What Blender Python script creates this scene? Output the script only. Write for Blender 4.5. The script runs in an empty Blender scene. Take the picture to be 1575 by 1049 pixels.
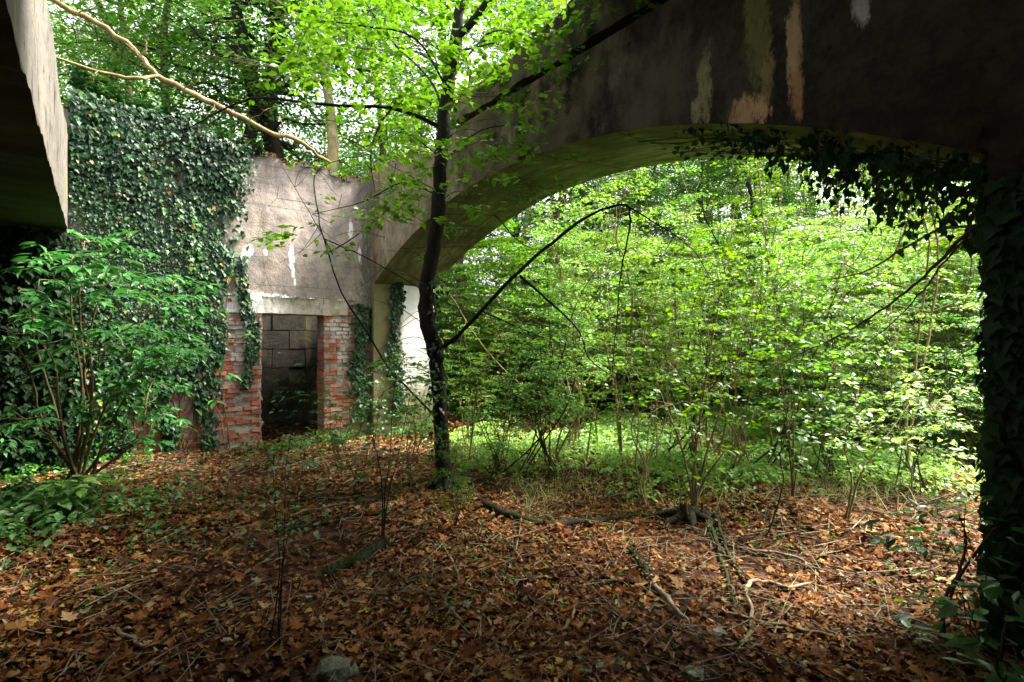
import bpy, math, random
import numpy as np
from mathutils import Vector, noise as mnoise

SC = bpy.context.scene
COL = SC.collection
# ---------------------------------------------------------------- camera
CAMH = 1.6
FPX = 795.0
cam = bpy.data.cameras.new("camera"); cam.lens = 36.0*FPX/1575.0; cam.sensor_width = 36.0
cam.clip_start = 0.05; cam.clip_end = 2000
camo = bpy.data.objects.new("camera", cam); COL.objects.link(camo)
camo.location = (0, 0, CAMH); camo.rotation_euler = (math.radians(90), 0, 0)
SC.camera = camo
# ---------------------------------------------------------------- light
SUN_EL, SUN_AZ = math.radians(54), math.radians(66)     # azimuth clockwise from +Y
W = bpy.data.worlds.new("World"); SC.world = W; W.use_nodes = True
wn = W.node_tree; wn.nodes.clear()
sky = wn.nodes.new("ShaderNodeTexSky"); sky.sky_type = 'NISHITA'; sky.sun_disc = False
sky.sun_elevation = SUN_EL; sky.sun_rotation = SUN_AZ
sky.air_density = 1.0; sky.dust_density = 5.0; sky.ozone_density = 0.6
bg = wn.nodes.new("ShaderNodeBackground"); bg.inputs[1].default_value = 0.15
wo = wn.nodes.new("ShaderNodeOutputWorld")
hsv = wn.nodes.new("ShaderNodeHueSaturation"); hsv.inputs['Saturation'].default_value = 0.12      # thin overcast: a nearly white sky
wn.links.new(sky.outputs[0], hsv.inputs['Color']); wn.links.new(hsv.outputs[0], bg.inputs[0]); wn.links.new(bg.outputs[0], wo.inputs[0])
sd = bpy.data.lights.new("sun", 'SUN'); sd.energy = 5.0; sd.angle = math.radians(16); sd.color = (1.0, 0.94, 0.80)
so = bpy.data.objects.new("sun", sd); COL.objects.link(so)
sdir = Vector((math.sin(SUN_AZ)*math.cos(SUN_EL), math.cos(SUN_AZ)*math.cos(SUN_EL), math.sin(SUN_EL)))
so.rotation_euler = sdir.to_track_quat('Z', 'Y').to_euler(); so.location = sdir*60
SC.view_settings.view_transform = 'Standard'; SC.view_settings.look = 'None'
SC.view_settings.exposure = 2.5; SC.view_settings.gamma = 1.0
SC.cycles.max_bounces = 7; SC.cycles.diffuse_bounces = 5; SC.cycles.glossy_bounces = 2
SC.cycles.transmission_bounces = 5; SC.cycles.transparent_max_bounces = 4
SC.cycles.use_denoising = True
SC.cycles.sample_clamp_indirect = 6.0

# ---------------------------------------------------------------- frames of reference
CX, CY = -2.49, 9.10                      # the inner corner of the ruin
ANG = math.atan2(0.625, 0.781); CA, SA = math.cos(ANG), math.sin(ANG)
def WF(a, b, z=0.0): return np.array((CX + a*CA - b*SA, CY + a*SA + b*CA, z))
def FR(x, y):
    dx, dy = x-CX, y-CY
    return dx*CA + dy*SA, -dx*SA + dy*CA
def P(px, py, Y): return np.array(((px-787.5)/FPX*Y, Y, CAMH + (524.5-py)/FPX*Y))
def gz(x, y):
    a, b = FR(x, y)
    h = 0.05*np.sin(x*0.9+1.3)*np.cos(y*0.7) + 0.035*np.sin(x*2.1+y*1.7) + 0.02*np.sin(3.7*x-2.9*y+1)
    far = np.clip((np.hypot(x, y)-14)/30, 0, 1)
    return h + far*(0.7*np.sin(x*0.11+2)*np.cos(y*0.13)+0.9)
def G(px, py, dz=0.0):
    Y = CAMH*FPX/max(py-524.5, 5)
    for _ in range(4):
        x = (px-787.5)/FPX*Y
        Y = (CAMH-float(gz(x, Y)))*FPX/max(py-524.5, 5)
    x = (px-787.5)/FPX*Y
    return np.array((x, Y, float(gz(x, Y))+dz))

# ---------------------------------------------------------------- mesh helpers
def mk_mesh(name, V, F, smooth=False):
    """V (n,3); F list of int arrays (m,k)"""
    V = np.asarray(V, dtype=np.float32)
    me = bpy.data.meshes.new(name)
    me.vertices.add(len(V)); me.vertices.foreach_set('co', V.ravel())
    loops = np.concatenate([np.asarray(f, dtype=np.int32).ravel() for f in F])
    starts = []; off = 0
    for f in F:
        f = np.asarray(f); m, k = f.shape
        starts.append(off + np.arange(m)*k); off += m*k
    starts = np.concatenate(starts).astype(np.int32)
    me.loops.add(len(loops)); me.loops.foreach_set('vertex_index', loops)
    me.polygons.add(len(starts)); me.polygons.foreach_set('loop_start', starts)
    me.polygons.foreach_set('use_smooth', np.full(len(starts), smooth, dtype=bool))
    me.update(calc_edges=True)
    return me
class MB:
    def __init__(s): s.V = []; s.Q = []; s.T = []; s.n = 0
    def add(s, V, F):
        V = np.asarray(V, float); F = np.asarray(F, int)
        if len(F) == 0: return
        s.V.append(V); (s.Q if F.shape[1] == 4 else s.T).append(F + s.n); s.n += len(V)
    def add2(s, V, Fq, Ft):
        V = np.asarray(V, float); s.V.append(V)
        if len(Fq): s.Q.append(np.asarray(Fq, int)+s.n)
        if len(Ft): s.T.append(np.asarray(Ft, int)+s.n)
        s.n += len(V)
    def tube(s, pts, rad, sides=7, sub=4, wob=0.0, rng=None, flat=False):
        pts = np.asarray(pts, float); n = len(pts)
        rad = np.asarray(rad, float) if np.ndim(rad) else np.linspace(rad, rad*0.5, n)
        if len(rad) != n: rad = np.interp(np.linspace(0, 1, n), np.linspace(0, 1, len(rad)), rad)
        if sub > 1 and n > 2:
            ext = np.vstack([2*pts[0]-pts[1], pts, 2*pts[-1]-pts[-2]])
            out = []; ro = []
            for i in range(n-1):
                p0, p1, p2, p3 = ext[i:i+4]
                for k in range(sub):
                    t = k/sub
                    out.append(0.5*((2*p1)+(p2-p0)*t+(2*p0-5*p1+4*p2-p3)*t*t+(-p0+3*p1-3*p2+p3)*t**3)); ro.append(rad[i]*(1-t)+rad[i+1]*t)
            out.append(pts[-1]); ro.append(rad[-1]); pts = np.array(out); rad = np.array(ro); n = len(pts)
        if wob and rng is not None:
            w = rng.normal(0, wob, (n, 3)); w[0] = 0; pts = pts + w
        tan = np.gradient(pts, axis=0); tan /= np.linalg.norm(tan, axis=1)[:, None] + 1e-9
        ref = np.array((0.31, 0.22, 0.92)) if abs(tan[0][2]) < 0.8 else np.array((0.9, 0.4, 0.1))
        u = np.cross(tan, ref); u /= np.linalg.norm(u, axis=1)[:, None] + 1e-9
        v = np.cross(tan, u)
        ang = np.arange(sides)/sides*2*math.pi
        rr = rad[:, None]*(1 + (0.10*np.sin(ang*2+1)[None, :] if not flat else 0) + (rng.normal(0, 0.06, (n, sides)) if rng is not None else 0))
        ring = pts[:, None, :] + rr[..., None]*(np.cos(ang)[None, :, None]*u[:, None, :] + np.sin(ang)[None, :, None]*v[:, None, :])
        V = np.vstack([ring.reshape(-1, 3), pts[-1:]+tan[-1:]*rad[-1]*0.5])
        i = np.arange(n-1)[:, None]*sides; j = np.arange(sides)[None, :]; j2 = (j+1) % sides
        Fq = np.stack([i+j, i+j2, i+sides+j2, i+sides+j], -1).reshape(-1, 4)
        b = (n-1)*sides
        Ft = np.stack([b+np.arange(sides), b+(np.arange(sides)+1) % sides, np.full(sides, n*sides)], -1)
        s.add2(V, Fq, Ft); return pts
    def box(s, lo, hi, jit=0.0, rng=None):
        x0, y0, z0 = lo; x1, y1, z1 = hi
        V = np.array([(x0,y0,z0),(x1,y0,z0),(x1,y1,z0),(x0,y1,z0),(x0,y0,z1),(x1,y0,z1),(x1,y1,z1),(x0,y1,z1)], float)
        if jit: V += rng.uniform(-jit, jit, V.shape)
        s.add(V, [(0,3,2,1),(4,5,6,7),(0,1,5,4),(1,2,6,5),(2,3,7,6),(3,0,4,7)])
    def mesh(s, name, base=(0, 0, 0), smooth=False):
        F = []
        if s.Q: F.append(np.vstack(s.Q))
        if s.T: F.append(np.vstack(s.T))
        return mk_mesh(name, np.vstack(s.V) - np.asarray(base, float), F, smooth)
def link(name, me, mat, parent=None):
    o = bpy.data.objects.new(name, me); COL.objects.link(o)
    if mat: me.materials.append(mat)
    if parent: o.parent = parent
    return o
def tag(o, label=None, cat=None, group=None, kind=None):
    if label: o['label'] = label
    if cat: o['category'] = cat
    if group: o['group'] = group
    if kind: o['kind'] = kind
    return o
def thing(name, label, cat, loc=(0, 0, 0), group=None, rz=0.0):
    o = bpy.data.objects.new(name, None); COL.objects.link(o); o.empty_display_size = 0.2
    o.location = tuple(float(c) for c in loc); o.rotation_euler = (0, 0, rz)
    return tag(o, label, cat, group)
def copy_tree(o, parent=None):
    c = o.copy(); COL.objects.link(c)
    if parent: c.parent = parent
    for ch in list(o.children): copy_tree(ch, c)
    return c
def fthing(name, label, cat, group=None):          # a thing in the ruin's frame
    return thing(name, label, cat, (CX, CY, 0), group, ANG)
def inframe(o): o.location = (CX, CY, 0); o.rotation_euler = (0, 0, ANG); return o

# smooth pseudo noise, vectorised
_r = np.random.default_rng(3)
_K = _r.normal(0, 1, (24, 3)); _K /= np.linalg.norm(_K, axis=1)[:, None]; _PH = _r.uniform(0, 6.28, 24); _FQ = np.repeat([1, 2.1, 4.3, 8.7], 6)
def sn(V, f=1.0, octs=3):
    V = np.asarray(V, float); o = 0
    for i in range(6*octs):
        o = o + np.sin((V @ _K[i])*_FQ[i]*f*2 + _PH[i])/_FQ[i]**0.8
    return o/4.0
def rough_box(mb, lo, hi, step=0.1, amp=0.012, top=None, f=2.0):
    """subdivided box, faces displaced; top = function (x,y)->z offset on top verts"""
    lo = np.array(lo, float); hi = np.array(hi, float)
    n = np.maximum(1, np.round((hi-lo)/step).astype(int)); n = np.minimum(n, 160)
    for ax in range(3):
        u, v = [k for k in range(3) if k != ax]
        for side in (0, 1):
            gu, gv = np.meshgrid(np.linspace(lo[u], hi[u], n[u]+1), np.linspace(lo[v], hi[v], n[v]+1), indexing='ij')
            V = np.zeros(gu.shape+(3,)); V[..., u] = gu; V[..., v] = gv; V[..., ax] = (hi if side else lo)[ax]
            V = V.reshape(-1, 3)
            i, j = np.meshgrid(np.arange(n[u]), np.arange(n[v]), indexing='ij')
            a = (i*(n[v]+1)+j).ravel(); F = np.stack([a, a+1, a+n[v]+2, a+n[v]+1], 1)
            if (side == 1) == (ax != 1): F = F[:, ::-1]
            D = np.stack([sn(V+7, f), sn(V+17, f), sn(V+31, f)], 1)*amp
            if top is not None:
                w = np.clip((V[:, 2]-(hi[2]-0.6))/0.6, 0, 1)
                D[:, 2] += w*top(V[:, 0], V[:, 1])
            mb.add(V+D, F)

# ---------------------------------------------------------------- materials
def nmat(name):
    m = bpy.data.materials.new(name); m.use_nodes = True; nt = m.node_tree; nt.nodes.clear()
    return m, nt
class NB:
    def __init__(s, nt): s.nt = nt
    def n(s, t, **kw):
        nd = s.nt.nodes.new(t)
        for k, v in kw.items():
            if k.startswith('i_'):
                key = k[2:]; key = int(key) if key.isdigit() else key
                nd.inputs[key].default_value = v
            else: setattr(nd, k, v)
        return nd
    def l(s, a, b): s.nt.links.new(a, b)
    def noise(s, vec, scale, detail=4, rough=0.55, sc=None):
        if sc is not None:
            mp = s.n('ShaderNodeMapping'); mp.inputs['Scale'].default_value = sc; s.l(vec, mp.inputs[0]); vec = mp.outputs[0]
        nd = s.n('ShaderNodeTexNoise'); nd.inputs['Scale'].default_value = scale; nd.inputs['Detail'].default_value = detail; nd.inputs['Roughness'].default_value = rough
        s.l(vec, nd.inputs['Vector']); return nd.outputs[0]
    def ramp(s, fac, stops, interp='LINEAR'):
        nd = s.n('ShaderNodeValToRGB'); cr = nd.color_ramp; cr.interpolation = interp
        while len(cr.elements) < len(stops): cr.elements.new(0.5)
        for e, (p, c) in zip(cr.elements, stops):
            e.position = p; e.color = (c[0], c[1], c[2], 1) if isinstance(c, (tuple, list)) else (c, c, c, 1)
        s.l(fac, nd.inputs[0]); return nd.outputs[0]
    def mix(s, fac, a, b, mode='MIX'):
        nd = s.n('ShaderNodeMix', data_type='RGBA', blend_type=mode)
        if isinstance(fac, (int, float)): nd.inputs[0].default_value = fac
        else: s.l(fac, nd.inputs[0])
        for k, x in ((6, a), (7, b)):
            if isinstance(x, (tuple, list)): nd.inputs[k].default_value = (x[0], x[1], x[2], 1)
            else: s.l(x, nd.inputs[k])
        return nd.outputs[2]
    def math(s, op, a, b=0.0, c=0.0, clamp=False):
        nd = s.n('ShaderNodeMath', operation=op, use_clamp=clamp)
        for k, x in ((0, a), (1, b), (2, c)):
            if isinstance(x, (int, float)): nd.inputs[k].default_value = x
            else: s.l(x, nd.inputs[k])
        return nd.outputs[0]
    def blob(s, u, v, cu, cv, ru, rv, jag):
        """soft-edged spot round (cu,cv), radii ru,rv, ragged with noise jag -> 0..1"""
        du = s.math('DIVIDE', s.math('SUBTRACT', u, cu), ru); dv = s.math('DIVIDE', s.math('SUBTRACT', v, cv), rv)
        d = s.math('SQRT', s.math('ADD', s.math('MULTIPLY', du, du), s.math('MULTIPLY', dv, dv)))
        d = s.math('ADD', d, s.math('MULTIPLY', s.math('SUBTRACT', jag, 0.5), 3.2))
        core = s.math('MULTIPLY_ADD', d, -3.0, 3.0, True)
        return s.math('MULTIPLY', core, s.math('MULTIPLY_ADD', s.fn, 5.0, -1.55, True))
def leaf_mat(name, cols, trans, tw=0.42, rough=0.42, spec=0.5, varobj=0.12):
    m, nt = nmat(name); b = NB(nt)
    geo = b.n('ShaderNodeNewGeometry'); oi = b.n('ShaderNodeObjectInfo'); tc = b.n('ShaderNodeTexCoord')
    c = b.ramp(geo.outputs['Random Per Island'], cols)
    nz = b.noise(geo.outputs['Position'], 0.9, 2)
    hs = b.n('ShaderNodeHueSaturation'); b.l(c, hs.inputs['Color'])
    b.l(b.math('MULTIPLY_ADD', oi.outputs['Random'], 0.035, 0.482), hs.inputs['Hue'])
    wn_ = b.n('ShaderNodeTexWhiteNoise', noise_dimensions='1D'); b.l(oi.outputs['Random'], wn_.inputs['W'])
    b.l(b.math('MULTIPLY_ADD', wn_.outputs['Value'], 0.25, 0.92), hs.inputs['Saturation'])
    vv = b.math('MULTIPLY', b.math('MULTIPLY_ADD', nz, 1.2, 0.45), b.math('MULTIPLY_ADD', wn_.outputs['Value'], -0.55, 1.28)); b.l(vv, hs.inputs['Value'])
    pr = b.n('ShaderNodeBsdfPrincipled'); b.l(hs.outputs[0], pr.inputs['Base Color']); pr.inputs['Roughness'].default_value = rough
    pr.inputs['Specular IOR Level'].default_value = spec
    tr = b.n('ShaderNodeBsdfTranslucent')
    t2 = b.mix(geo.outputs['Random Per Island'], trans, tuple(x*0.6 for x in trans))
    h2 = b.n('ShaderNodeHueSaturation'); b.l(t2, h2.inputs['Color']); b.l(hs.inputs['Hue'].links[0].from_socket, h2.inputs['Hue']); b.l(hs.inputs['Saturation'].links[0].from_socket, h2.inputs['Saturation']); b.l(b.math('MULTIPLY_ADD', wn_.outputs['Value'], -0.5, 1.15), h2.inputs['Value']); b.l(h2.outputs[0], tr.inputs[0])
    mx = b.n('ShaderNodeMixShader'); mx.inputs[0].default_value = tw
    b.l(pr.outputs[0], mx.inputs[1]); b.l(tr.outputs[0], mx.inputs[2])
    o = b.n('ShaderNodeOutputMaterial'); b.l(mx.outputs[0], o.inputs[0]); return m
M = {}
M['leaf_mid'] = leaf_mat('leaf_mid', [(0, (.035,.10,.02)), (.6, (.06,.16,.03)), (.93, (.11,.22,.04)), (1, (.35,.33,.05))], (.16,.42,.04), .42)
M['leaf_cool'] = leaf_mat('leaf_cool', [(0, (.03,.10,.03)), (.7, (.055,.15,.045)), (1, (.10,.20,.08))], (.16,.42,.10), .36, .34, .7)
M['leaf_bright'] = leaf_mat('leaf_bright', [(0, (.05,.15,.015)), (.6, (.09,.22,.02)), (.95, (.16,.30,.03)), (1, (.40,.38,.05))], (.165,.37,.02), .46, .45)
M['leaf_under'] = leaf_mat('leaf_under', [(0, (.04,.12,.025)), (.6, (.08,.20,.035)), (1, (.16,.28,.08))], (.30,.58,.08), .5, .42, .5)
M['leaf_tree'] = leaf_mat('leaf_tree', [(0, (.02,.06,.015)), (.6, (.04,.11,.025)), (1, (.08,.17,.03))], (.12,.34,.03), .42, .4)
M['leaf_cover'] = leaf_mat('leaf_cover', [(0, (.08,.18,.03)), (.6, (.13,.27,.05)), (1, (.22,.34,.08))], (.42,.70,.10), .45, .45, .4)
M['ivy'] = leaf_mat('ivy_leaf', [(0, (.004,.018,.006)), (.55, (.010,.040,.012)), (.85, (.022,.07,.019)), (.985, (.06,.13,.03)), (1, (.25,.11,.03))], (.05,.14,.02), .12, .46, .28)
M['ivy_shaded'] = leaf_mat('ivy_shaded_leaf', [(0, (.004,.012,.004)), (1, (.010,.026,.008))], (.04,.12,.01), .15, .55, .10)  # ivy leaf with the shade put into its near-black colour
M['leaf_shrub'] = leaf_mat('leaf_shrub', [(0, (.035,.11,.025)), (.7, (.06,.17,.04)), (.99, (.10,.22,.05)), (1, (.45,.40,.06))], (.11,.29,.05), .34, .45, .35)
M['straw'] = leaf_mat('straw', [(0, (.16,.11,.05)), (1, (.42,.34,.18))], (.3,.25,.12), .3, .6, .2)
M['moss'] = leaf_mat('moss', [(0, (.03,.05,.008)), (1, (.07,.10,.015))], (.05,.1,.01), .15, .9, .1)
def dead_mat():
    m, nt = nmat('dead_leaf'); b = NB(nt); geo = b.n('ShaderNodeNewGeometry')
    c = b.ramp(geo.outputs['Random Per Island'], [(0,(.035,.013,.005)),(.15,(.085,.028,.009)),(.36,(.19,.062,.016)),(.58,(.28,.100,.024)),(.76,(.37,.155,.040)),(.9,(.46,.25,.10)),(.95,(.50,.33,.19)),(.975,(.50,.36,.05)),(.988,(.45,.40,.30)),(1,(.12,.22,.03))])
    nz = b.noise(geo.outputs['Position'], 45, 3); c = b.mix(b.math('MULTIPLY', nz, .55), c, (.03,.014,.008))
    big = b.noise(geo.outputs['Position'], 1.6, 3)
    c = b.mix(b.ramp(big, [(.46, 0), (.62, .5)]), c, (.030,.014,.008))
    pr = b.n('ShaderNodeBsdfPrincipled'); b.l(c, pr.inputs['Base Color']); pr.inputs['Roughness'].default_value = .65; pr.inputs['Specular IOR Level'].default_value = .08
    tr = b.n('ShaderNodeBsdfTranslucent'); b.l(c, tr.inputs[0])
    mx = b.n('ShaderNodeMixShader'); mx.inputs[0].default_value = .15; b.l(pr.outputs[0], mx.inputs[1]); b.l(tr.outputs[0], mx.inputs[2])
    o = b.n('ShaderNodeOutputMaterial'); b.l(mx.outputs[0], o.inputs[0]); return m
M['dead'] = dead_mat()
def bark_mat(name, c1, c2, green=(.06,.075,.02), gamt=.35, sc=9):
    m, nt = nmat(name); b = NB(nt); tc = b.n('ShaderNodeTexCoord'); geo = b.n('ShaderNodeNewGeometry'); pos = geo.outputs['Position']
    n1 = b.noise(pos, sc, 5, .65, (1, 1, .35)); n2 = b.noise(pos, sc*5, 3, .6, (1, 1, .4)); n3 = b.noise(pos, 1.7, 3)
    c = b.mix(b.ramp(n1, [(.35, 0), (.65, 1)]), c1, c2)
    c = b.mix(b.math('MULTIPLY', b.ramp(n3, [(.45, 0), (.65, 1)]), gamt), c, green)
    pr = b.n('ShaderNodeBsdfPrincipled'); b.l(c, pr.inputs['Base Color']); pr.inputs['Roughness'].default_value = .85; pr.inputs['Specular IOR Level'].default_value = .15
    bp = b.n('ShaderNodeBump'); bp.inputs['Strength'].default_value = .7; bp.inputs['Distance'].default_value = .02
    b.l(b.math('ADD', n1, b.math('MULTIPLY', n2, .4)), bp.inputs['Height']); b.l(bp.outputs[0], pr.inputs['Normal'])
    o = b.n('ShaderNodeOutputMaterial'); b.l(pr.outputs[0], o.inputs[0]); return m
M['bark_dark'] = bark_mat('bark_dark', (.007,.006,.005), (.022,.018,.014), (.014,.018,.008), .4)
M['bark'] = bark_mat('bark', (.05,.035,.022), (.13,.10,.06))
M['bark_pale'] = bark_mat('bark_pale', (.14,.11,.055), (.32,.26,.14), (.14,.15,.05), .4)
M['bark_fallen'] = bark_mat('bark_fallen', (.13,.085,.045), (.27,.19,.10), (.12,.13,.05), .3)
M['twig'] = bark_mat('twig', (.08,.052,.027), (.22,.165,.085), (.08,.09,.03), .4)
M['cane'] = bark_mat('cane', (.16,.11,.055), (.36,.27,.14), (.12,.14,.05), .4)
M['twig_dark'] = bark_mat('twig_dark', (.03,.02,.014), (.07,.05,.03), (.05,.06,.02), .5)
M['deadwood'] = bark_mat('deadwood', (.10,.07,.045), (.30,.25,.17), (.06,.08,.02), .5)
M['deadwood_dark'] = bark_mat('deadwood_dark', (.010,.007,.005), (.035,.025,.016), (.018,.030,.007), .8)

def conc(name, kind):
    m, nt = nmat(name); b = NB(nt); tc = b.n('ShaderNodeTexCoord'); ob = tc.outputs['Object']
    sp = b.n('ShaderNodeSeparateXYZ'); b.l(ob, sp.inputs[0]); X, Y, Z = sp.outputs
    geo = b.n('ShaderNodeNewGeometry')
    nbig = b.noise(ob, 1.1, 5, .6); nmid = b.noise(ob, 5, 6, .65); nfine = b.noise(ob, 38, 4, .6)
    nstr = b.noise(ob, 3.2, 5, .62, (1, 1, .16)); jag = b.noise(ob, 7, 6, .75, (1, 1, .6)); jag2 = b.noise(ob, 11, 9, .85, (1, 1, .4))
    b.fn = b.noise(ob, 16, 8, .78, (1, 1, .45)); bandsrc = None
    if kind == 'L':       # pale cement lintel with lime
        c = b.mix(b.ramp(nmid, [(.4, 0), (.6, 1)]), (.33,.275,.20), (.50,.45,.39))
        c = b.mix(b.math('MULTIPLY', b.math('MULTIPLY_ADD', b.math('ADD', X, b.math('MULTIPLY', jag, .8)), -2.5, -2.2, True), b.math('MULTIPLY_ADD', b.fn, 6, -2.2, True)), c, (.82,.80,.81))
        c = b.mix(b.ramp(nstr, [(.55, 0), (.7, .7)]), c, (.25,.20,.13)); c = b.mix(b.ramp(b.fn, [(.55, 0), (.62, .8)]), c, (.16,.125,.09))
    elif kind == 'A':       # grey-lilac render with lime runs
        c = b.mix(b.ramp(nbig, [(.35, 0), (.65, 1)]), (.30,.245,.22), (.46,.38,.33))
        c = b.mix(b.ramp(nmid, [(.45, 0), (.7, .8)]), c, (.13,.115,.115))
        c = b.mix(b.ramp(nstr, [(.55, 0), (.72, .7)]), c, (.17,.15,.095))
        c = b.mix(b.ramp(b.noise(ob, 2.6, 8, .8), [(.5, 0), (.6, .6)]), c, (.16,.145,.165))
        pale = b.ramp(jag, [(.58, 0), (.64, .6)]); c = b.mix(pale, c, (.46,.43,.44))
        # dark weathering below the coping
        w = b.math('MULTIPLY', b.math('MULTIPLY_ADD', Z, 1.6, -6.0, True), b.ramp(nstr, [(.35, .2), (.6, 1)])); c = b.mix(w, c, (.10,.085,.075))
        for cu, cv, ru, rv in ((-1.33,2.93,.05,.22),(-1.31,2.72,.035,.12),(-1.72,2.98,.035,.06),(-2.0,2.92,.05,.17),(-1.93,3.0,.05,.1),(-1.28,2.55,.02,.10),(-.35,3.5,.05,.2),(-.2,3.1,.03,.16)):
            c = b.mix(b.blob(X, Z, cu, cv, ru, rv, jag2), c, (.85,.83,.84))
        for cu, cv, ru, rv in ((-2.0,2.17,.34,.20),(-1.55,2.2,.35,.16),(-1.75,2.25,.6,.10),(-1.62,2.14,.09,.16),(-1.9,2.1,.16,.16),(-1.46,2.15,.05,.14),(-1.0,2.26,.30,.045),(-.8,2.2,.06,.06),(-2.1,2.2,.2,.14),(-.55,2.27,.15,.04)):
            c = b.mix(b.blob(X, Z, cu, cv, ru, rv, jag2), c, (.86,.84,.85))
        c = b.mix(b.blob(X, Z, -0.05, 2.9, .16, 1.6, jag), c, (.13,.125,.10))
        # form-board lines
        ln = b.math('PINGPONG', b.math('ADD', Z, b.math('MULTIPLY', nbig, .03)), .31); bandsrc = b.math('MULTIPLY', b.math('LESS_THAN', ln, .008), .6)
        c = b.mix(b.math('MULTIPLY', bandsrc, .5), c, (.09,.08,.07))
        # cracks
        vo = b.n('ShaderNodeTexVoronoi', feature='DISTANCE_TO_EDGE'); vo.inputs['Scale'].default_value = .8
        b.l(b.mix(.12, ob, b.n('ShaderNodeTexNoise', i_Scale=3.0).outputs[1]), vo.inputs['Vector'])
        cr = b.math('LESS_THAN', vo.outputs['Distance'], .0022); c = b.mix(b.math('MULTIPLY', b.math('MULTIPLY', cr, b.ramp(nbig, [(.48, 0), (.55, 1)])), .7), c, (.03,.025,.02))
    elif kind == 'B':     # arch wall: grime and painted-in shade, blackening towards the roofed part, bare concrete where it has scaled off
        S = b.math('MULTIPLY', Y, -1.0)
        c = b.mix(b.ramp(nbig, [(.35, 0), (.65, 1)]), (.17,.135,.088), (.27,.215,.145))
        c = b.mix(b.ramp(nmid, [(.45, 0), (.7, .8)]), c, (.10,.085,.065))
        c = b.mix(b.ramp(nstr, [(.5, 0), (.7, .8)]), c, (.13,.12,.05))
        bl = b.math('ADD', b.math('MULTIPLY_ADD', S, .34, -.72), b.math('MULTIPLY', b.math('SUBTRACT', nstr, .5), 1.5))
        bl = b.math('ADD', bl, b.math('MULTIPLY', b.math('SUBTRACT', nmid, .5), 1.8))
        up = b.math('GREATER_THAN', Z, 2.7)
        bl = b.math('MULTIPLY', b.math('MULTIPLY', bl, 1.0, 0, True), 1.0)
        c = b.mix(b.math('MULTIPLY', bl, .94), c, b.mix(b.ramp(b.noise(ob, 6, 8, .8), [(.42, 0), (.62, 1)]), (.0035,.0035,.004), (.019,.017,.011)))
        sp2 = b.ramp(b.noise(ob, 9, 5, .75), [(.62, 0), (.68, .8)]); c = b.mix(b.math('MULTIPLY', sp2, b.math('SUBTRACT', 1, bl, 0, True)), c, (.03,.026,.02))
        for cu, cv, ru, rv, col in ((6.42,3.62,.07,.36,(.17,.16,.08)),(6.35,3.45,.06,.12,(.18,.16,.09)),(6.74,3.30,.12,.15,(.40,.25,.13)),(6.86,3.28,.09,.12,(.40,.24,.12)),(6.84,3.9,.11,.55,(.09,.095,.025)),(6.92,3.5,.05,.22,(.16,.12,.05)),
                                    (7.10,3.62,.06,.40,(.30,.21,.10)),(7.12,3.3,.05,.22,(.26,.14,.06)),(7.50,3.72,.06,.14,(.26,.26,.22)),
                                    (1.2,3.9,.05,.2,(.38,.33,.25)),(.6,3.6,.3,.7,(.33,.27,.20)),(1.4,3.3,.5,.25,(.30,.25,.19))):
            c = b.mix(b.blob(S, Z, cu, cv, ru, rv, jag2), c, col)
        for cu, cv in ((4.55,4.02),(5.65,4.25),(3.3,3.95),(2.2,4.05)):     # put-log holes
            h_ = b.math('MULTIPLY', b.math('LESS_THAN', b.math('ABSOLUTE', b.math('SUBTRACT', S, cu)), .045), b.math('LESS_THAN', b.math('ABSOLUTE', b.math('SUBTRACT', Z, cv)), .05)); c = b.mix(h_, c, (.002,.002,.002))
        st = b.ramp(b.noise(ob, 1.6, 8, .72, (1, 1, .55)), [(.46, 0), (.6, 1)]); c = b.mix(b.math('MULTIPLY', b.math('MULTIPLY', st, .8), b.math('MULTIPLY_ADD', S, -.30, 2.6, True)), c, (.075,.066,.040))
        # reveal of the left pier: whiter towards the outside
        inrev = b.math('MULTIPLY', b.math('GREATER_THAN', S, .06), b.math('LESS_THAN', S, .6)); inrev = b.math('MULTIPLY', inrev, b.math('LESS_THAN', Z, 2.62))
        wa = b.math('MULTIPLY_ADD', b.math('ADD', X, b.math('MULTIPLY', b.math('SUBTRACT', jag, .5), .25)), 14.0, -7.0, True)
        c2 = b.mix(b.ramp(nmid, [(.5, 0), (.8, .5)]), (.80,.78,.76), (.50,.45,.36))
        low = b.math('MULTIPLY_ADD', b.math('ADD', Z, b.math('MULTIPLY', jag, 1.2)), -2.0, 3.2, True); c2 = b.mix(low, c2, (.32,.32,.16))
        c = b.mix(b.math('MULTIPLY', inrev, wa), c, c2)
        inr2 = b.math('MULTIPLY', inrev, b.math('LESS_THAN', X, .45)); c = b.mix(b.math('MULTIPLY', inr2, .6), c, (.17,.165,.075))
    elif kind == 'S':     # soffit, algae green with form-board joints
        c = b.mix(b.ramp(nbig, [(.35, 0), (.65, 1)]), (.09,.095,.045), (.17,.17,.085))
        ns = b.noise(ob, 3, 8, .7, (1.6, .7, .7))
        c = b.mix(b.ramp(ns, [(.45, 0), (.65, .85)]), c, (.07,.07,.025))
        c = b.mix(b.ramp(b.noise(ob, 4, 8, .75, (1.8, .6, .6)), [(.54, 0), (.66, .7)]), c, (.30,.30,.17))
        cr_ = b.math('MULTIPLY', b.math('MULTIPLY', b.math('MULTIPLY_ADD', Y, -1.1, -5.3, True), b.math('MULTIPLY_ADD', X, 2.2, -.7, True)), b.ramp(b.noise(ob, 3.5, 8, .75, (2.6, .5, .5)), [(.42, 0), (.55, 1)]))
        c = b.mix(b.math('MULTIPLY', cr_, .8), c, (.52,.52,.38))
        lt = b.math('PINGPONG', b.math('ADD', b.math('ADD', Y, b.math('MULTIPLY', X, .25)), b.math('MULTIPLY', nmid, .04)), .55)
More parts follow.
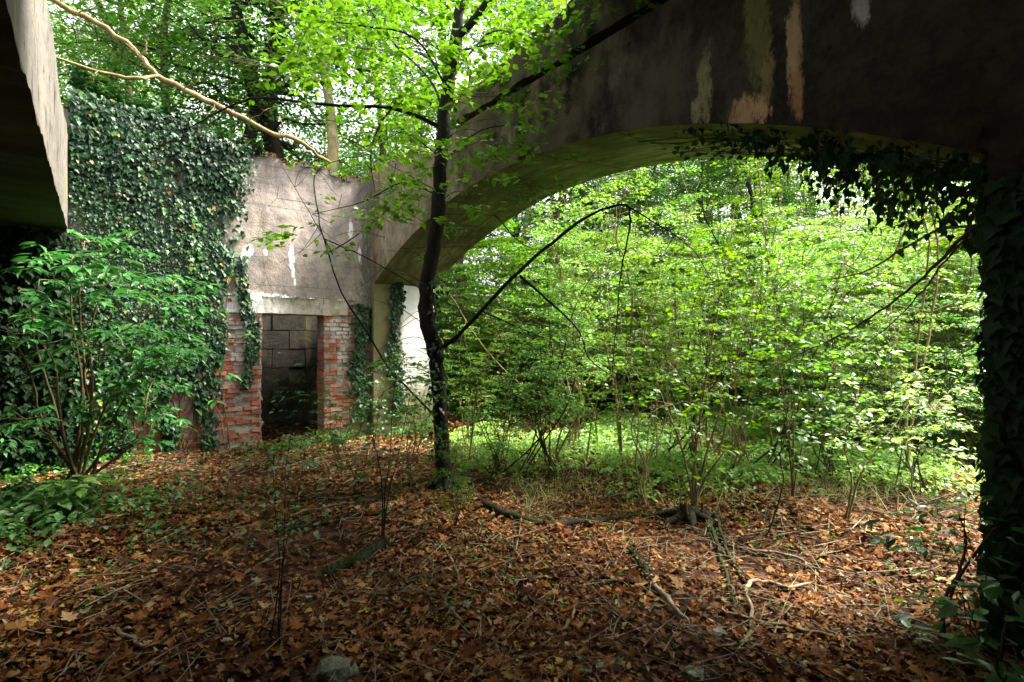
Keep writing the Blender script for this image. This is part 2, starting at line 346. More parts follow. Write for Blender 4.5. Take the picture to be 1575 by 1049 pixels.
        c = b.mix(b.math('MULTIPLY', b.math('LESS_THAN', lt, .012), .7), c, (.015,.014,.008))
        ln = b.math('PINGPONG', b.math('ADD', X, b.math('MULTIPLY', nbig, .16)), .12); bandsrc = b.math('LESS_THAN', ln, .006)
        c = b.mix(b.math('MULTIPLY', bandsrc, .55), c, (.02,.02,.012))
    elif kind == 'C':     # pale weathered beam
        c = b.mix(b.ramp(nbig, [(.35, 0), (.65, 1)]), (.085,.075,.066), (.14,.125,.108))
        c = b.mix(b.ramp(b.noise(ob, 6, 5, .7, (1, 1.4, .6)), [(.57, 0), (.60, .9)]), c, (.012,.010,.008)); c = b.mix(b.ramp(b.noise(ob, 14, 6, .75, (1, .5, 1.5)), [(.5, 0), (.62, .5)]), c, (.05,.045,.04)); c = b.mix(b.blob(Y, Z, -.75, 3.32, .16, .28, jag2), c, (.10,.10,.02))
        c = b.mix(b.ramp(nstr, [(.6, 0), (.72, .7)]), c, (.20,.19,.06))
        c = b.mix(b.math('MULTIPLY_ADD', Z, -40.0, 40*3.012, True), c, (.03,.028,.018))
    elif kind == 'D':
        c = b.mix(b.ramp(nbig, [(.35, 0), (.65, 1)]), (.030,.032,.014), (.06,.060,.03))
    else:                 # blocks
        c = b.mix(b.ramp(geo.outputs['Random Per Island'], [(0, 0), (1, 1)]), (.075,.07,.056), (.13,.12,.095))
        c = b.mix(b.ramp(nmid, [(.4, 0), (.7, .8)]), c, (.03,.027,.024))
        c = b.mix(b.blob(X, Z, -1.92, 1.15, .17, .35, jag2), c, (.50,.45,.38)); c = b.mix(b.blob(X, Z, -1.6, 1.05, .06, .2, jag2), c, (.32,.27,.22))
        c = b.mix(b.ramp(nstr, [(.55, 0), (.68, .5)]), c, (.22,.19,.08))
    pr = b.n('ShaderNodeBsdfPrincipled'); b.l(c, pr.inputs['Base Color']); pr.inputs['Roughness'].default_value = .88; pr.inputs['Specular IOR Level'].default_value = .04 if kind == 'B' else .2
    bp = b.n('ShaderNodeBump'); bp.inputs['Strength'].default_value = .8; bp.inputs['Distance'].default_value = .015
    h = b.math('ADD', b.math('MULTIPLY', nmid, 1.4), b.math('MULTIPLY', nfine, .5))
    if bandsrc is not None: h = b.math('SUBTRACT', h, bandsrc)
    b.l(h, bp.inputs['Height']); b.l(bp.outputs[0], pr.inputs['Normal'])
    o = b.n('ShaderNodeOutputMaterial'); b.l(pr.outputs[0], o.inputs[0]); return m
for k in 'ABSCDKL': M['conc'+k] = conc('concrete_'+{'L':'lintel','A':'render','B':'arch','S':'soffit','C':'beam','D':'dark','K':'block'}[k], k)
def brick_mat():
    m, nt = nmat('brick'); b = NB(nt); tc = b.n('ShaderNodeTexCoord'); ob = tc.outputs['Object']; geo = b.n('ShaderNodeNewGeometry')
    sp = b.n('ShaderNodeSeparateXYZ'); b.l(ob, sp.inputs[0]); X, Y, Z = sp.outputs
    c = b.ramp(geo.outputs['Random Per Island'], [(0,(.24,.065,.042)),(.35,(.38,.10,.058)),(.75,(.47,.145,.08)),(.9,(.40,.21,.15)),(1,(.52,.29,.21))])
    n1 = b.noise(ob, 6, 5, .65); n2 = b.noise(ob, 40, 4); jag = b.noise(ob, 12, 5, .7); b.fn = n1
    c = b.mix(b.ramp(n1, [(.52, 0), (.66, .8)]), c, (.36,.30,.25)); c = b.mix(b.ramp(b.noise(ob, 2.2, 6, .7), [(.54, 0), (.66, .5)]), c, (.13,.10,.075))
    c = b.mix(b.ramp(n2, [(.5, 0), (.75, .6)]), c, (.08,.05,.04))
    for cu, cv, ru, rv in ((-1.95,1.8,.2,.4),(-2.1,1.4,.1,.3),(-.55,1.8,.3,.22),(-2.35,1.8,.2,.3),(-.5,1.2,.1,.4)):
        c = b.mix(b.math('MULTIPLY', b.blob(X, Z, cu, cv, ru, rv, jag), .85), c, (.62,.59,.58))
    c = b.mix(b.blob(X, Z, -.05, 1.0, .3, 1.3, jag), c, (.22,.19,.10))
    pr = b.n('ShaderNodeBsdfPrincipled'); b.l(c, pr.inputs['Base Color']); pr.inputs['Roughness'].default_value = .9
    bp = b.n('ShaderNodeBump'); bp.inputs['Strength'].default_value = .6; bp.inputs['Distance'].default_value = .01; b.l(b.math('ADD', n2, n1), bp.inputs['Height']); b.l(bp.outputs[0], pr.inputs['Normal'])
    o = b.n('ShaderNodeOutputMaterial'); b.l(pr.outputs[0], o.inputs[0]); return m
M['brick'] = brick_mat()
def ground_mat():
    m, nt = nmat('forest_soil'); b = NB(nt); geo = b.n('ShaderNodeNewGeometry'); pos = geo.outputs['Position']
    vo = b.n('ShaderNodeTexVoronoi'); vo.inputs['Scale'].default_value = 16; b.l(pos, vo.inputs['Vector'])
    sp = b.n('ShaderNodeSeparateColor'); b.l(vo.outputs['Color'], sp.inputs[0])
    c = b.ramp(sp.outputs[0], [(0,(.015,.009,.006)),(.5,(.045,.020,.011)),(.8,(.11,.045,.02)),(1,(.2,.10,.05))])
    n1 = b.noise(pos, 1.3, 4); n2 = b.noise(pos, 30, 4)
    c = b.mix(b.ramp(n1, [(.45, 0), (.65, .7)]), c, (.018,.011,.008)); c = b.mix(b.math('MULTIPLY', n2, .5), c, (.02,.012,.008))
    ln = b.n('ShaderNodeVectorMath', operation='LENGTH'); b.l(pos, ln.inputs[0])
    far = b.math('MULTIPLY_ADD', ln.outputs['Value'], .09, -1.0, True)
    g = b.ramp(b.noise(pos, 6, 5, .7), [(.4, (.02,.035,.012)), (.6, (.06,.12,.03))]); c = b.mix(b.math('MULTIPLY', far, .85), c, g)
    pr = b.n('ShaderNodeBsdfPrincipled'); b.l(c, pr.inputs['Base Color']); pr.inputs['Roughness'].default_value = .95; pr.inputs['Specular IOR Level'].default_value = .06
    bp = b.n('ShaderNodeBump'); bp.inputs['Strength'].default_value = 1; bp.inputs['Distance'].default_value = .03; b.l(b.math('ADD', n2, vo.outputs['Distance']), bp.inputs['Height']); b.l(bp.outputs[0], pr.inputs['Normal'])
    o = b.n('ShaderNodeOutputMaterial'); b.l(pr.outputs[0], o.inputs[0]); return m
M['soil'] = ground_mat()
def stone_mat():
    m, nt = nmat('stone'); b = NB(nt); geo = b.n('ShaderNodeNewGeometry'); pos = geo.outputs['Position']
    n1 = b.noise(pos, 12, 6, .7); n2 = b.noise(pos, 60, 4)
    c = b.mix(b.ramp(n1, [(.4, 0), (.6, 1)]), (.07,.075,.045), (.20,.195,.14)); c = b.mix(b.ramp(n2, [(.5, 0), (.7, .6)]), c, (.06,.06,.04))
    pr = b.n('ShaderNodeBsdfPrincipled'); b.l(c, pr.inputs['Base Color']); pr.inputs['Roughness'].default_value = .9
    bp = b.n('ShaderNodeBump'); bp.inputs['Distance'].default_value = .01; b.l(b.math('ADD', n1, n2), bp.inputs['Height']); b.l(bp.outputs[0], pr.inputs['Normal'])
    o = b.n('ShaderNodeOutputMaterial'); b.l(pr.outputs[0], o.inputs[0]); return m
M['stone'] = stone_mat()

# ---------------------------------------------------------------- ground
def build_ground():
    t = np.linspace(-1, 1, 241); ax = np.sign(t)*(np.abs(t)*12 + np.abs(t)**4*160)
    X, Y = np.meshgrid(ax, ax+5, indexing='ij'); Z = gz(X, Y)
    V = np.stack([X, Y, Z], -1).reshape(-1, 3); n = len(t)
    i, j = np.meshgrid(np.arange(n-1), np.arange(n-1), indexing='ij'); a = (i*n+j).ravel()
    o = link('ground', mk_mesh('ground', V, [np.stack([a, a+n, a+n+1, a+1], 1)], True), M['soil'])
    tag(o, 'bare brown forest floor reaching from the ruin into the wood', 'ground', kind='structure')
build_ground()

# ---------------------------------------------------------------- leaves
def tm(V, F): return np.array(V, float), np.array(F, int)
T_RH = tm([(0,0,0),(.45,.30,.05),(1,0,-.04),(.45,-.30,.05)], [(0,2,1),(0,3,2)])
T_OV = tm([(0,0,0),(.3,0,0),(.65,0,0),(1.05,0,-.03),(.14,.2,.03),(.42,.34,.06),(.78,.19,.03),(.14,-.2,.03),(.42,-.34,.06),(.78,-.19,.03)],
          [(0,1,4),(1,5,4),(1,2,5),(2,6,5),(2,3,6),(0,7,1),(1,7,8),(1,8,2),(2,8,9),(2,9,3)])
T_PT = tm([(0,0,0),(.35,0,0),(.7,0,0),(1.1,0,-.04),(.2,.13,.02),(.52,.2,.04),(.82,.09,.02),(.2,-.13,.02),(.52,-.2,.04),(.82,-.09,.02)],
          [(0,1,4),(1,5,4),(1,2,5),(2,6,5),(2,3,6),(0,7,1),(1,7,8),(1,8,2),(2,8,9),(2,9,3)])
def fan(pts, c):
    V = [(c[0], c[1], 0)] + [(x, y, .10*abs(y)) for x, y in pts] ; n = len(pts)
    return tm(V, [(0, i+1, (i+1) % n+1) for i in range(n)])
_mp = [(0,.03),(-.08,.28),(.13,.22),(.22,.52),(.38,.42),(.42,.24),(.62,.36),(.66,.20),(1,0)]
T_MP = fan(_mp[:-1]+[(1,0)]+[(x,-y) for x, y in _mp[:-1]][::-1], (.35, 0))
_iv = [(0,.02),(-.12,.22),(.08,.32),(.22,.50),(.42,.28),(.62,.20)]
T_IV = fan(_iv+[(1,0)]+[(x,-y) for x, y in _iv][::-1], (.3, 0))
def leaf_mesh(tmpl, Pp, D, N, S, curl=0.1, rng=None):
    TV, TF = tmpl; n = len(Pp); k = len(TV)
    D = D/(np.linalg.norm(D, axis=1)[:, None]+1e-9); N = N - (N*D).sum(1)[:, None]*D; N /= np.linalg.norm(N, axis=1)[:, None]+1e-9
    Yv = np.cross(N, D)
    S = np.broadcast_to(S, (n,)); cu = (rng.normal(0, 1, n)*curl + curl*.6) if rng is not None else np.full(n, curl)
    cw = (rng.normal(0, 1, n)*curl) if rng is not None else np.zeros(n)
    lx = TV[None, :, 0]; ly = TV[None, :, 1]; lz = TV[None, :, 2] - cu[:, None]*lx**2 + cw[:, None]*2*ly**2
    wy = (rng.uniform(.8, 1.15, n)[:, None] if rng is not None else 1.0)
    V = Pp[:, None, :] + S[:, None, None]*(lx[..., None]*D[:, None, :] + (ly*wy)[..., None]*Yv[:, None, :] + lz[..., None]*N[:, None, :])
    F = TF[None] + (np.arange(n)*k)[:, None, None]
    return V.reshape(-1, 3), F.reshape(-1, TF.shape[1])
class LV:                                   # a collector of leaves
    def __init__(s, tmpl): s.t = tmpl; s.P = []; s.D = []; s.N = []; s.S = []
    def add(s, Pp, D, N, S): s.P.append(Pp); s.D.append(D); s.N.append(N); s.S.append(np.broadcast_to(S, (len(Pp),)))
    def sprays(s, rng, C, az, L, nl, size, droop=.15, tilt=.45, flat=.05, up=0.0):
        """flat leafy twigs: C (M,3) roots, az heading, L length"""
        Mn = len(C); L = np.broadcast_to(L, (Mn,))
        x = rng.uniform(.08, 1, (Mn, nl)); side = rng.choice([-1, 1], (Mn, nl)); y = side*rng.uniform(0.02, .42, (Mn, nl))*(1.15-x)
        d = np.stack([np.cos(az), np.sin(az), np.zeros(Mn)], 1); e = np.stack([-np.sin(az), np.cos(az), np.zeros(Mn)], 1)
        Pp = C[:, None] + (x*L[:, None])[..., None]*d[:, None] + (y*L[:, None])[..., None]*e[:, None]
        Pp[..., 2] += -droop*(x**2)*L[:, None] + up*x*L[:, None] + rng.normal(0, flat, (Mn, nl))*L[:, None]
        th = side*rng.uniform(.3, 1.2, (Mn, nl))
        D = np.cos(th)[..., None]*d[:, None] + np.sin(th)[..., None]*e[:, None]; D[..., 2] += -droop + rng.normal(0, .18, (Mn, nl))
        N = rng.normal(0, tilt, (Mn, nl, 3)); N[..., 2] += 1
        s.add(Pp.reshape(-1, 3), D.reshape(-1, 3), N.reshape(-1, 3), (size*rng.uniform(.65, 1.2, (Mn, nl))).ravel())
    def mesh(s, name, rng, curl=.1, base=(0, 0, 0)):
        V, F = leaf_mesh(s.t, np.vstack(s.P), np.vstack(s.D), np.vstack(s.N), np.concatenate(s.S), curl, rng)
        return mk_mesh(name, V-np.asarray(base, float), [F])

# ---------------------------------------------------------------- the ruin
RNG = np.random.default_rng(11)
DX0, DX1, DZ = -1.76, -0.815, 2.0          # doorway
def build_wall_a():
    R = RNG
    root = fthing('ruined_wall', 'roofless back wall of red brick and stained grey render with a dark doorway', 'wall')
    # mortar core
    mb = MB()
    for lo, hi in (((-9, .016, -.3), (DX0-.012, .34, 2.26)), ((DX1+.012, .016, -.3), (.0, .35, 2.26))): rough_box(mb, lo, hi, .12, .008)
    link('mortar_core', mb.mesh('mortar_core'), M['concA'], root)
    # bricks
    mb = MB(); ch = .068; z = -.2; row = 0
    while z < 2.2:
        x = -9.0 + (0 if row % 2 else .11)
        while x < 0.0:
            L = .208 if (row % 2 or True) else .1
            x0, x1 = x, x+L
            for (lo, hi) in ((x0, x1),):
                segs = []
                if hi < DX0-.004 or lo > DX1+.004: segs = [(lo, hi)]
                elif lo < DX0-.03: segs = [(lo, DX0 + R.uniform(-.008, .008))]
                elif hi > DX1+.03: segs = [(DX1 + R.uniform(-.008, .008), hi)]
                for s0, s1 in segs:
                    s1 = min(s1, -.002)
                    if s1-s0 < .03: continue
                    er = R.random(); q = 0 if er < .6 else R.uniform(.006, .03)
                    if R.random() < .05: q = .06
                    if R.random() < .3: s1 -= R.uniform(0, .05)
                    y0 = R.normal(0, .005) + q
                    deep = .33 if (abs(s1-DX0) < .1 or abs(s0-DX1) < .1) else .12
                    mb.box((s0+.003, y0, z+.003), (s1-.003, max(deep, y0+.02), z+ch-.009), .006, R)
            x += .218
        z += ch; row += 1
    link('brickwork', mb.mesh('brickwork'), M['brick'], root)
    # lintel + rendered upper wall
    mb = MB(); rough_box(mb, (-2.35, -.012, 2.03), (-.42, .36, 2.30), .03, .014, None, 4.0)
    link('lintel', mb.mesh('lintel', smooth=True), M['concL'], root)
    mb = MB(); top = lambda x, y: .07*np.sin(x*2.3)+.05*np.sin(x*6.1+1)+.03*np.sin(x*15+y*4)
    rough_box(mb, (-9, .0, 2.31), (0.0, .36, 4.47), .07, .010, top)
    rough_box(mb, (-9, .0, 2.22), (-2.36, .36, 2.31), .06, .006); rough_box(mb, (-.41, .0, 2.22), (0, .36, 2.31), .06, .006)
    link('rendered_upper_wall', mb.mesh('rendered_upper_wall', smooth=True), M['concA'], root)
    # ragged row of tile ends over the lintel
    mb = MB(); x = -2.4
    while x < -.3:
        w = R.uniform(.03, .06); mb.box((x, -.018-R.uniform(0, .012), 2.285), (x+w*.8, .05, 2.285+R.uniform(.018, .032)), .004, R); x += w
    link('tile_course', mb.mesh('tile_course'), M['concA'], root)
    # crumbly rubble on the wall head
    mb = MB()
    for _ in range(420):
        x = R.uniform(-4.5, 0.1); y = R.uniform(.02, .34); s = R.uniform(.012, .05)
        z = 4.47 + float(top(x, y)); mb.box((x-s, y-s, z-s), (x+s, y+s, z+s*.8), s*.35, R)
    link('wall_head_rubble', mb.mesh('wall_head_rubble'), M['concA'], root)
    for nm, mt, n, sz, tp in (('wall_head_litter', M['dead'], 2600, .05, T_OV), ('wall_head_moss', M['moss'], 2600, .03, T_RH)):
        lv = LV(tp); x = R.uniform(-4.5, .1, n); y = R.uniform(-.03, .4, n); th = R.uniform(0, 6.28, n)
        Pp = np.stack([x, y, 4.475+np.array([float(top(a, b)) for a, b in zip(x, y)])+np.abs(R.normal(0, .02, n))], 1)
        lv.add(Pp, np.stack([np.cos(th), np.sin(th), R.normal(-.1, .3, n)], 1), R.normal(0, .5, (n, 3))+np.array((0, 0, 1)), sz*R.uniform(.5, 1.2, n)); link(nm, lv.mesh(nm, R, .2), mt, root)
    return root
build_wall_a()

def build_room():
    R = RNG
    root = fthing('block_wall', 'dark concrete block wall seen through the doorway, streaked with lime', 'wall')
    mb = MB(); z = -.3; row = 0
    while z < 2.6:
        x = -3.6 + (.3 if row % 2 else 0)
        while x < .6:
            mb.box((x+.006, 1.7+R.normal(0, .008), z+.006), (x+.594, 2.0, z+.344), .006, R); x += .6
        z += .35; row += 1
    link('blocks', mb.mesh('blocks'), M['concK'], root)
    mb = MB(); mb.box((-3.7, 1.73, -.3), (.7, 1.95, 2.6)); link('mortar', mb.mesh('mortar'), M['concD'], root)
    mb = MB(); rough_box(mb, (-3.7, .36, -.3), (-3.5, 1.72, 2.7), .2, .01); rough_box(mb, (.3, .36, -.3), (.5, 1.72, 2.7), .2, .01)
    o = link('side_walls', mb.mesh('side_walls'), M['concK'], root)
    mb = MB(); rough_box(mb, (-3.8, .37, 2.62), (.6, 1.28, 2.78), .2, .01); link('roof', mb.mesh('roof'), M['concD'], root)  # unseen, its back gap shaped to drop light on the blocks
build_room()

AR_C, AR_TOP, AR_HS = 4.115, 3.66, 3.975
AR_R = (AR_HS**2 + 1.06**2)/(2*1.06)
def zarch(s): return AR_TOP - AR_R + math.sqrt(max(AR_R**2-(s-AR_C)**2, 0))
def strip_solid(mb, ss, zb, zt, a0, a1, rows, amp, cols=8, which='side'):
    """a wall running along s (= -b) with lower edge zb and upper edge zt, between a0 and a1"""
    ss = np.array(ss); zb = np.array(zb); zt = np.array(zt); n = len(ss)
    def put(grid, flip):
        r, c = grid.shape[:2]; V = grid.reshape(-1, 3).copy()
        D = np.stack([sn(V+7, 2), sn(V+17, 2), sn(V+31, 2)], 1)*amp
        i, j = np.meshgrid(np.arange(r-1), np.arange(c-1), indexing='ij'); a = (i*c+j).ravel()
        F = np.stack([a, a+1, a+c+1, a+c], 1)
        mb.add(V+D, F[:, ::-1] if flip else F)
    t = np.linspace(0, 1, rows+1); q = np.linspace(0, 1, cols+1)
    if which in ('side', 'all'):
        for a, fl in ((a0, False), (a1, True)):
            g = np.zeros((n, rows+1, 3)); g[..., 0] = a; g[..., 1] = -ss[:, None]; g[..., 2] = zb[:, None]+(zt-zb)[:, None]*t[None]; put(g, fl)
        for k in (0, n-1):
            g = np.zeros((cols+1, rows+1, 3)); g[..., 0] = (a0+(a1-a0)*q)[:, None]; g[..., 1] = -ss[k]; g[..., 2] = (zb[k]+(zt[k]-zb[k])*t)[None]; put(g, k == 0)
        g = np.zeros((n, cols+1, 3)); g[..., 0] = (a0+(a1-a0)*q)[None]; g[..., 1] = -ss[:, None]; g[..., 2] = zt[:, None]; put(g, True)
    if which in ('soffit', 'all'):
        g = np.zeros((n, cols+1, 3)); g[..., 0] = (a0+(a1-a0)*q)[None]; g[..., 1] = -ss[:, None]; g[..., 2] = zb[:, None]; put(g, False)
def build_arch():
    root = fthing('arch_wall', 'thick concrete wall pierced by a broad low arch, blackened with green underside', 'arched wall')
    s0, s1 = AR_C-AR_HS, AR_C+AR_HS
    ztop = lambda s: 4.46 + (.10*math.sin(s*2.1)+.05*math.sin(s*5.3) if s < 3 else 0)
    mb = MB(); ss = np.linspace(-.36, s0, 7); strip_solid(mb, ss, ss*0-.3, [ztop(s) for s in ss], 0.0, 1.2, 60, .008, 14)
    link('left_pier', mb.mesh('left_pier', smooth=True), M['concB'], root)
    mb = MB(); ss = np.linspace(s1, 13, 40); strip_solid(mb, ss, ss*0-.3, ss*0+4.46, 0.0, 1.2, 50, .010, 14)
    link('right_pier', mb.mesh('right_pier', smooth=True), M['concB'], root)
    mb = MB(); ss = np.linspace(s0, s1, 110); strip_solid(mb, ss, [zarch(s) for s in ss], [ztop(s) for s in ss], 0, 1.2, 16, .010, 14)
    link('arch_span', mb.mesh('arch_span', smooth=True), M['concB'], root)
    mb = MB(); strip_solid(mb, ss, [zarch(s)-.002 for s in ss], [ztop(s) for s in ss], 0.0, 1.2, 16, .010, 18, 'soffit')
    link('soffit', mb.mesh('soffit', smooth=True), M['concS'], root)
    # upper course set over a deep horizontal joint
    ss = np.linspace(2.7, 13, 90); up = [min(4.86 + max(0, s-3.7)*.13, 5.28) + .03*math.sin(s*9) for s in ss]; up[0] = 4.62; up[1] = 4.7
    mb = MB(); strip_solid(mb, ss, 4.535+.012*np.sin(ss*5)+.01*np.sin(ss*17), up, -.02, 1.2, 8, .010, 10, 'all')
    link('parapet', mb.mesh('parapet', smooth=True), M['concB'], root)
    mb = MB(); mb.box((.16, -12.9, 4.40), (1.1, -2.8, 4.62)); link('recessed_joint', mb.mesh('recessed_joint'), M['concD'], root)
build_arch()
def build_arch_moss():
    R = np.random.default_rng(77); base = WF(.3, -2.5, 4.5); n = 5200
    ss = R.uniform(-.1, 5.2, n); aa = R.uniform(-.06, 1.1, n)
    zt = np.where(ss < 2.75, 4.48+.10*np.sin(ss*2.1)+.05*np.sin(ss*5.3), np.minimum(4.86+np.maximum(0, ss-3.7)*.13, 5.28))
    k = R.random(n) < np.clip(.5+.6*sn(np.stack([ss, aa, ss*0], 1), 1.5), .05, 1); ss, aa, zt = ss[k], aa[k], zt[k]; n = len(ss); th = R.uniform(0, 6.28, n)
    Pp = np.array([WF(a, -q, z) for a, q, z in zip(aa, ss, zt+np.abs(R.normal(0, .03, n)))])
    root = thing('moss', 'moss and small ferny weeds growing along the top edge of the arch wall', 'moss', base)
    for nm, mt, sl, sz in (('moss_cushion', 'moss', slice(0, n//2), .035), ('weeds', 'leaf_under', slice(n//2, n//2+n//6), .06), ('fallen_leaves', 'dead', slice(n//2+n//6, n), .055)):
        lv = LV(T_OV if sz > .04 else T_RH); m = len(Pp[sl]); t = th[sl]; lv.add(Pp[sl], np.stack([np.cos(t), np.sin(t), R.normal(.1, .5, m)], 1), R.normal(0, .5, (m, 3))+np.array((0, 0, 1)), sz*R.uniform(.5, 1.3, m)); link(nm, lv.mesh(nm, R, .25, base), M[mt], root)
build_arch_moss()
def build_beam():
    root = fthing('concrete_beam', 'pale weathered concrete beam running overhead at the left edge', 'beam')
    mb = MB(); ss = np.linspace(-.0, 12.9, 150)
    zb = [2.99 + .02*math.sin(s*7)+.015*math.sin(s*23+1) for s in ss]
    zt = [4.12 + .03*math.sin(s*3)+.02*math.sin(s*11) for s in ss]
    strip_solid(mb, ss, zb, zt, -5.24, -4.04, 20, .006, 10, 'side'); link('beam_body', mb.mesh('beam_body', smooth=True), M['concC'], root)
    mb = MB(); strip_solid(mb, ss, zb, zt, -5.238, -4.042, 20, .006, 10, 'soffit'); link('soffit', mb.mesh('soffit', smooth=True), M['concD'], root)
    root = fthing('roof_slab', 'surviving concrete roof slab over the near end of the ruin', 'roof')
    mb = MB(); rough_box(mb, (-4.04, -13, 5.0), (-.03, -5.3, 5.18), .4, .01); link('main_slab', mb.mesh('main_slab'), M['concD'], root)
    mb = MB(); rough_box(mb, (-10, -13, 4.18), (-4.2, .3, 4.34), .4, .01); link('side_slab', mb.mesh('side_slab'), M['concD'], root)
    mb = MB(); rough_box(mb, (-10, -13.3, -.3), (1.2, -13.02, 5.2), .5, .01)  # unseen walls added to keep out light from behind
    rough_box(mb, (-10.3, -13, -.3), (-10.02, .3, 4.3), .5, .01)
    o = inframe(link('light_block_wall', mb.mesh('light_block_wall'), M['concD'])); tag(o, 'plain dark wall added unseen behind the viewer to block light', 'wall')
build_beam()

def gen_plant(rng, h, r0, stems, nl_branch, blen, spray_L, sprays_per, nleaf, size, tmpl, wood, leaf, lo=.25, lean=.25, droop=.15, up=.35, name='sapling', root=None, crown='foliage', stemname='stem', taper=.8, sides=5):
    wb = MB(); lv = LV(tmpl)
    for st in range(stems):
        az = rng.uniform(0, 6.28); ln = rng.uniform(.3, 1)*lean
        hh = h*rng.uniform(.75, 1.05); n = 7; t = np.linspace(0, 1, n)
        pts = np.stack([np.cos(az)*ln*hh*t**1.5, np.sin(az)*ln*hh*t**1.5, hh*t], 1); pts[1:, :2] += rng.normal(0, .02*h, (n-1, 2)); pts[0, :2] = rng.normal(0, .03*max(1, stems-1), 2); pts[0, 2] = -.12
        rad = r0*(1-t*.85)*rng.uniform(.7, 1.05); cl = wb.tube(pts, rad, sides, 3, .004*h*.3, rng)
        nb = nl_branch
        for k in range(nb):
            f = lo + (1-lo)*(k+rng.random())/nb; i = min(int(f*(len(cl)-1)), len(cl)-2); p = cl[i]
            ba = rng.uniform(0, 6.28); bl = blen*rng.uniform(.5, 1.1)*(1-(f-lo)/(1-lo)*.65 if taper else 1)
            q = np.linspace(0, 1, 5); bp = p + np.stack([np.cos(ba)*bl*q, np.sin(ba)*bl*q, bl*(up*q - .45*q**2*droop*3)], 1); bp[1:] += rng.normal(0, .04*bl, (4, 3))
            rr = max(r0*(1-f*.85)*.45, .003); bc = wb.tube(bp, np.linspace(rr, rr*.3, 5), 4, 2, 0, rng)
            m = sprays_per; fi = rng.uniform(.15, 1, m)**.8; idx = (fi*(len(bc)-1)).astype(int); idx[0] = len(bc)-1
            C = bc[idx]; sa = ba + rng.normal(0, .9, m)
            lv.sprays(rng, C, sa, spray_L*rng.uniform(.6, 1.2, m), nleaf, size, droop)
            for c, a in zip(C[:6], sa[:6]):
                e = c + np.array((math.cos(a), math.sin(a), -droop))*spray_L*.8; wb.tube([c, e], [rr*.35+.0015, .0012], 3, 1)
    wm = wb.mesh(stemname, smooth=True); lm = lv.mesh(crown, rng, .12)
    if root is None: root = bpy.data.objects.new(name, None); COL.objects.link(root)
    link(stemname, wm, wood, root); link(crown, lm, leaf, root)
    return root
def put(proto, x, y, label, cat, group=None, s=1.0, rz=0.0, name=None, dz=0.0):
    o = proto if not proto.get('used') else copy_tree(proto)
    if 'used' in o and o is not proto: del o['used']
    proto['used'] = 1
    o.location = (x, y, float(gz(x, y))+dz); o.scale = (s, s, s); o.rotation_euler = (0, 0, rz)
    for k in ('label', 'category', 'group'):
        if k in o: del o[k]
    tag(o, label, cat, group); PUT.append((proto, o)); return o
PUT = []
def outside(x, y, m=.4):
    a, b = FR(x, y); return (a > 1.2+m) or (b > 2.2+m)

# ---------------------------------------------------------------- forest trees (trunk, crown)
R5 = np.random.default_rng(5)
def gen_tree(rng, h, r0, wood, leaf, crown_lo, spread, sprays, leaf_s, name='forest_tree', nl=26, L=1.1, lean=.05):
    wb = MB(); lb = MB(); lv = LV(T_RH)
    n = 9; t = np.linspace(0, 1, n); az = rng.uniform(0, 6.28)
    pts = np.stack([np.cos(az)*lean*h*t**1.3, np.sin(az)*lean*h*t**1.3, h*t], 1); pts[1:, :2] += rng.normal(0, .012*h, (n-1, 2)); pts[0, 2] = -.4
    rad = r0*(1-.8*t); rad[0] *= 1.35; cl = wb.tube(pts, rad, 10, 4, .01, rng)
    nb = int(sprays/14)
    for k in range(nb):
        f = crown_lo/h + (1-crown_lo/h)*(k+rng.random())/nb; f = min(f, .98); p = cl[int(f*(len(cl)-1))]
        ba = rng.uniform(0, 6.28); env = math.sin(math.pi*min(1, .25+(f-crown_lo/h)/(1-crown_lo/h)*.75))**.6
        bl = spread*rng.uniform(.55, 1.1)*max(env, .35)
        q = np.linspace(0, 1, 6); bp = p + np.stack([np.cos(ba)*bl*q, np.sin(ba)*bl*q, bl*(.45*q-.35*q**2)], 1); bp[1:] += rng.normal(0, .05*bl, (5, 3))
        rr = max(rad[0]*(1-f)*.35, .015); bc = lb.tube(bp, np.linspace(rr, .006, 6), 5, 3, 0, rng)
        m = 14; idx = (rng.uniform(.2, 1, m)*(len(bc)-1)).astype(int); C = bc[idx] + rng.normal(0, .16*spread, (m, 3))*np.array((1, 1, .55))
        sa = ba + rng.normal(0, 1.0, m)
        for c, a, i in zip(C, sa, idx): lb.tube([bc[i], (bc[i]+c)/2+rng.normal(0, .05, 3), c, c+np.array((math.cos(a), math.sin(a), -.1))*L*.7], [.012, .009, .006, .003], 3, 1)
        lv.sprays(rng, C, sa, L*rng.uniform(.6, 1.2, m), nl, leaf_s, .15, .5, .06)
    root = bpy.data.objects.new(name, None); COL.objects.link(root)
    link('trunk', wb.mesh('trunk', smooth=True), wood, root)
    link('limbs', lb.mesh('limbs', smooth=True), wood, root); link('crown', lv.mesh('crown', rng, .15), leaf, root)
    return root
TR_D = gen_tree(R5, 17, .24, M['bark_dark'], M['leaf_tree'], 6.0, 3.6, 500, .13)
TR_M = gen_tree(R5, 15, .17, M['bark'], M['leaf_mid'], 3.2, 3.2, 480, .12)
TR_P = gen_tree(R5, 16, .15, M['bark_pale'], M['leaf_mid'], 7.5, 3.0, 420, .12, lean=.03)
TR_S = gen_tree(R5, 9, .08, M['bark'], M['leaf_mid'], 1.8, 2.4, 420, .10)
def tpx(px, Y): return (px-787.5)/FPX*Y, Y
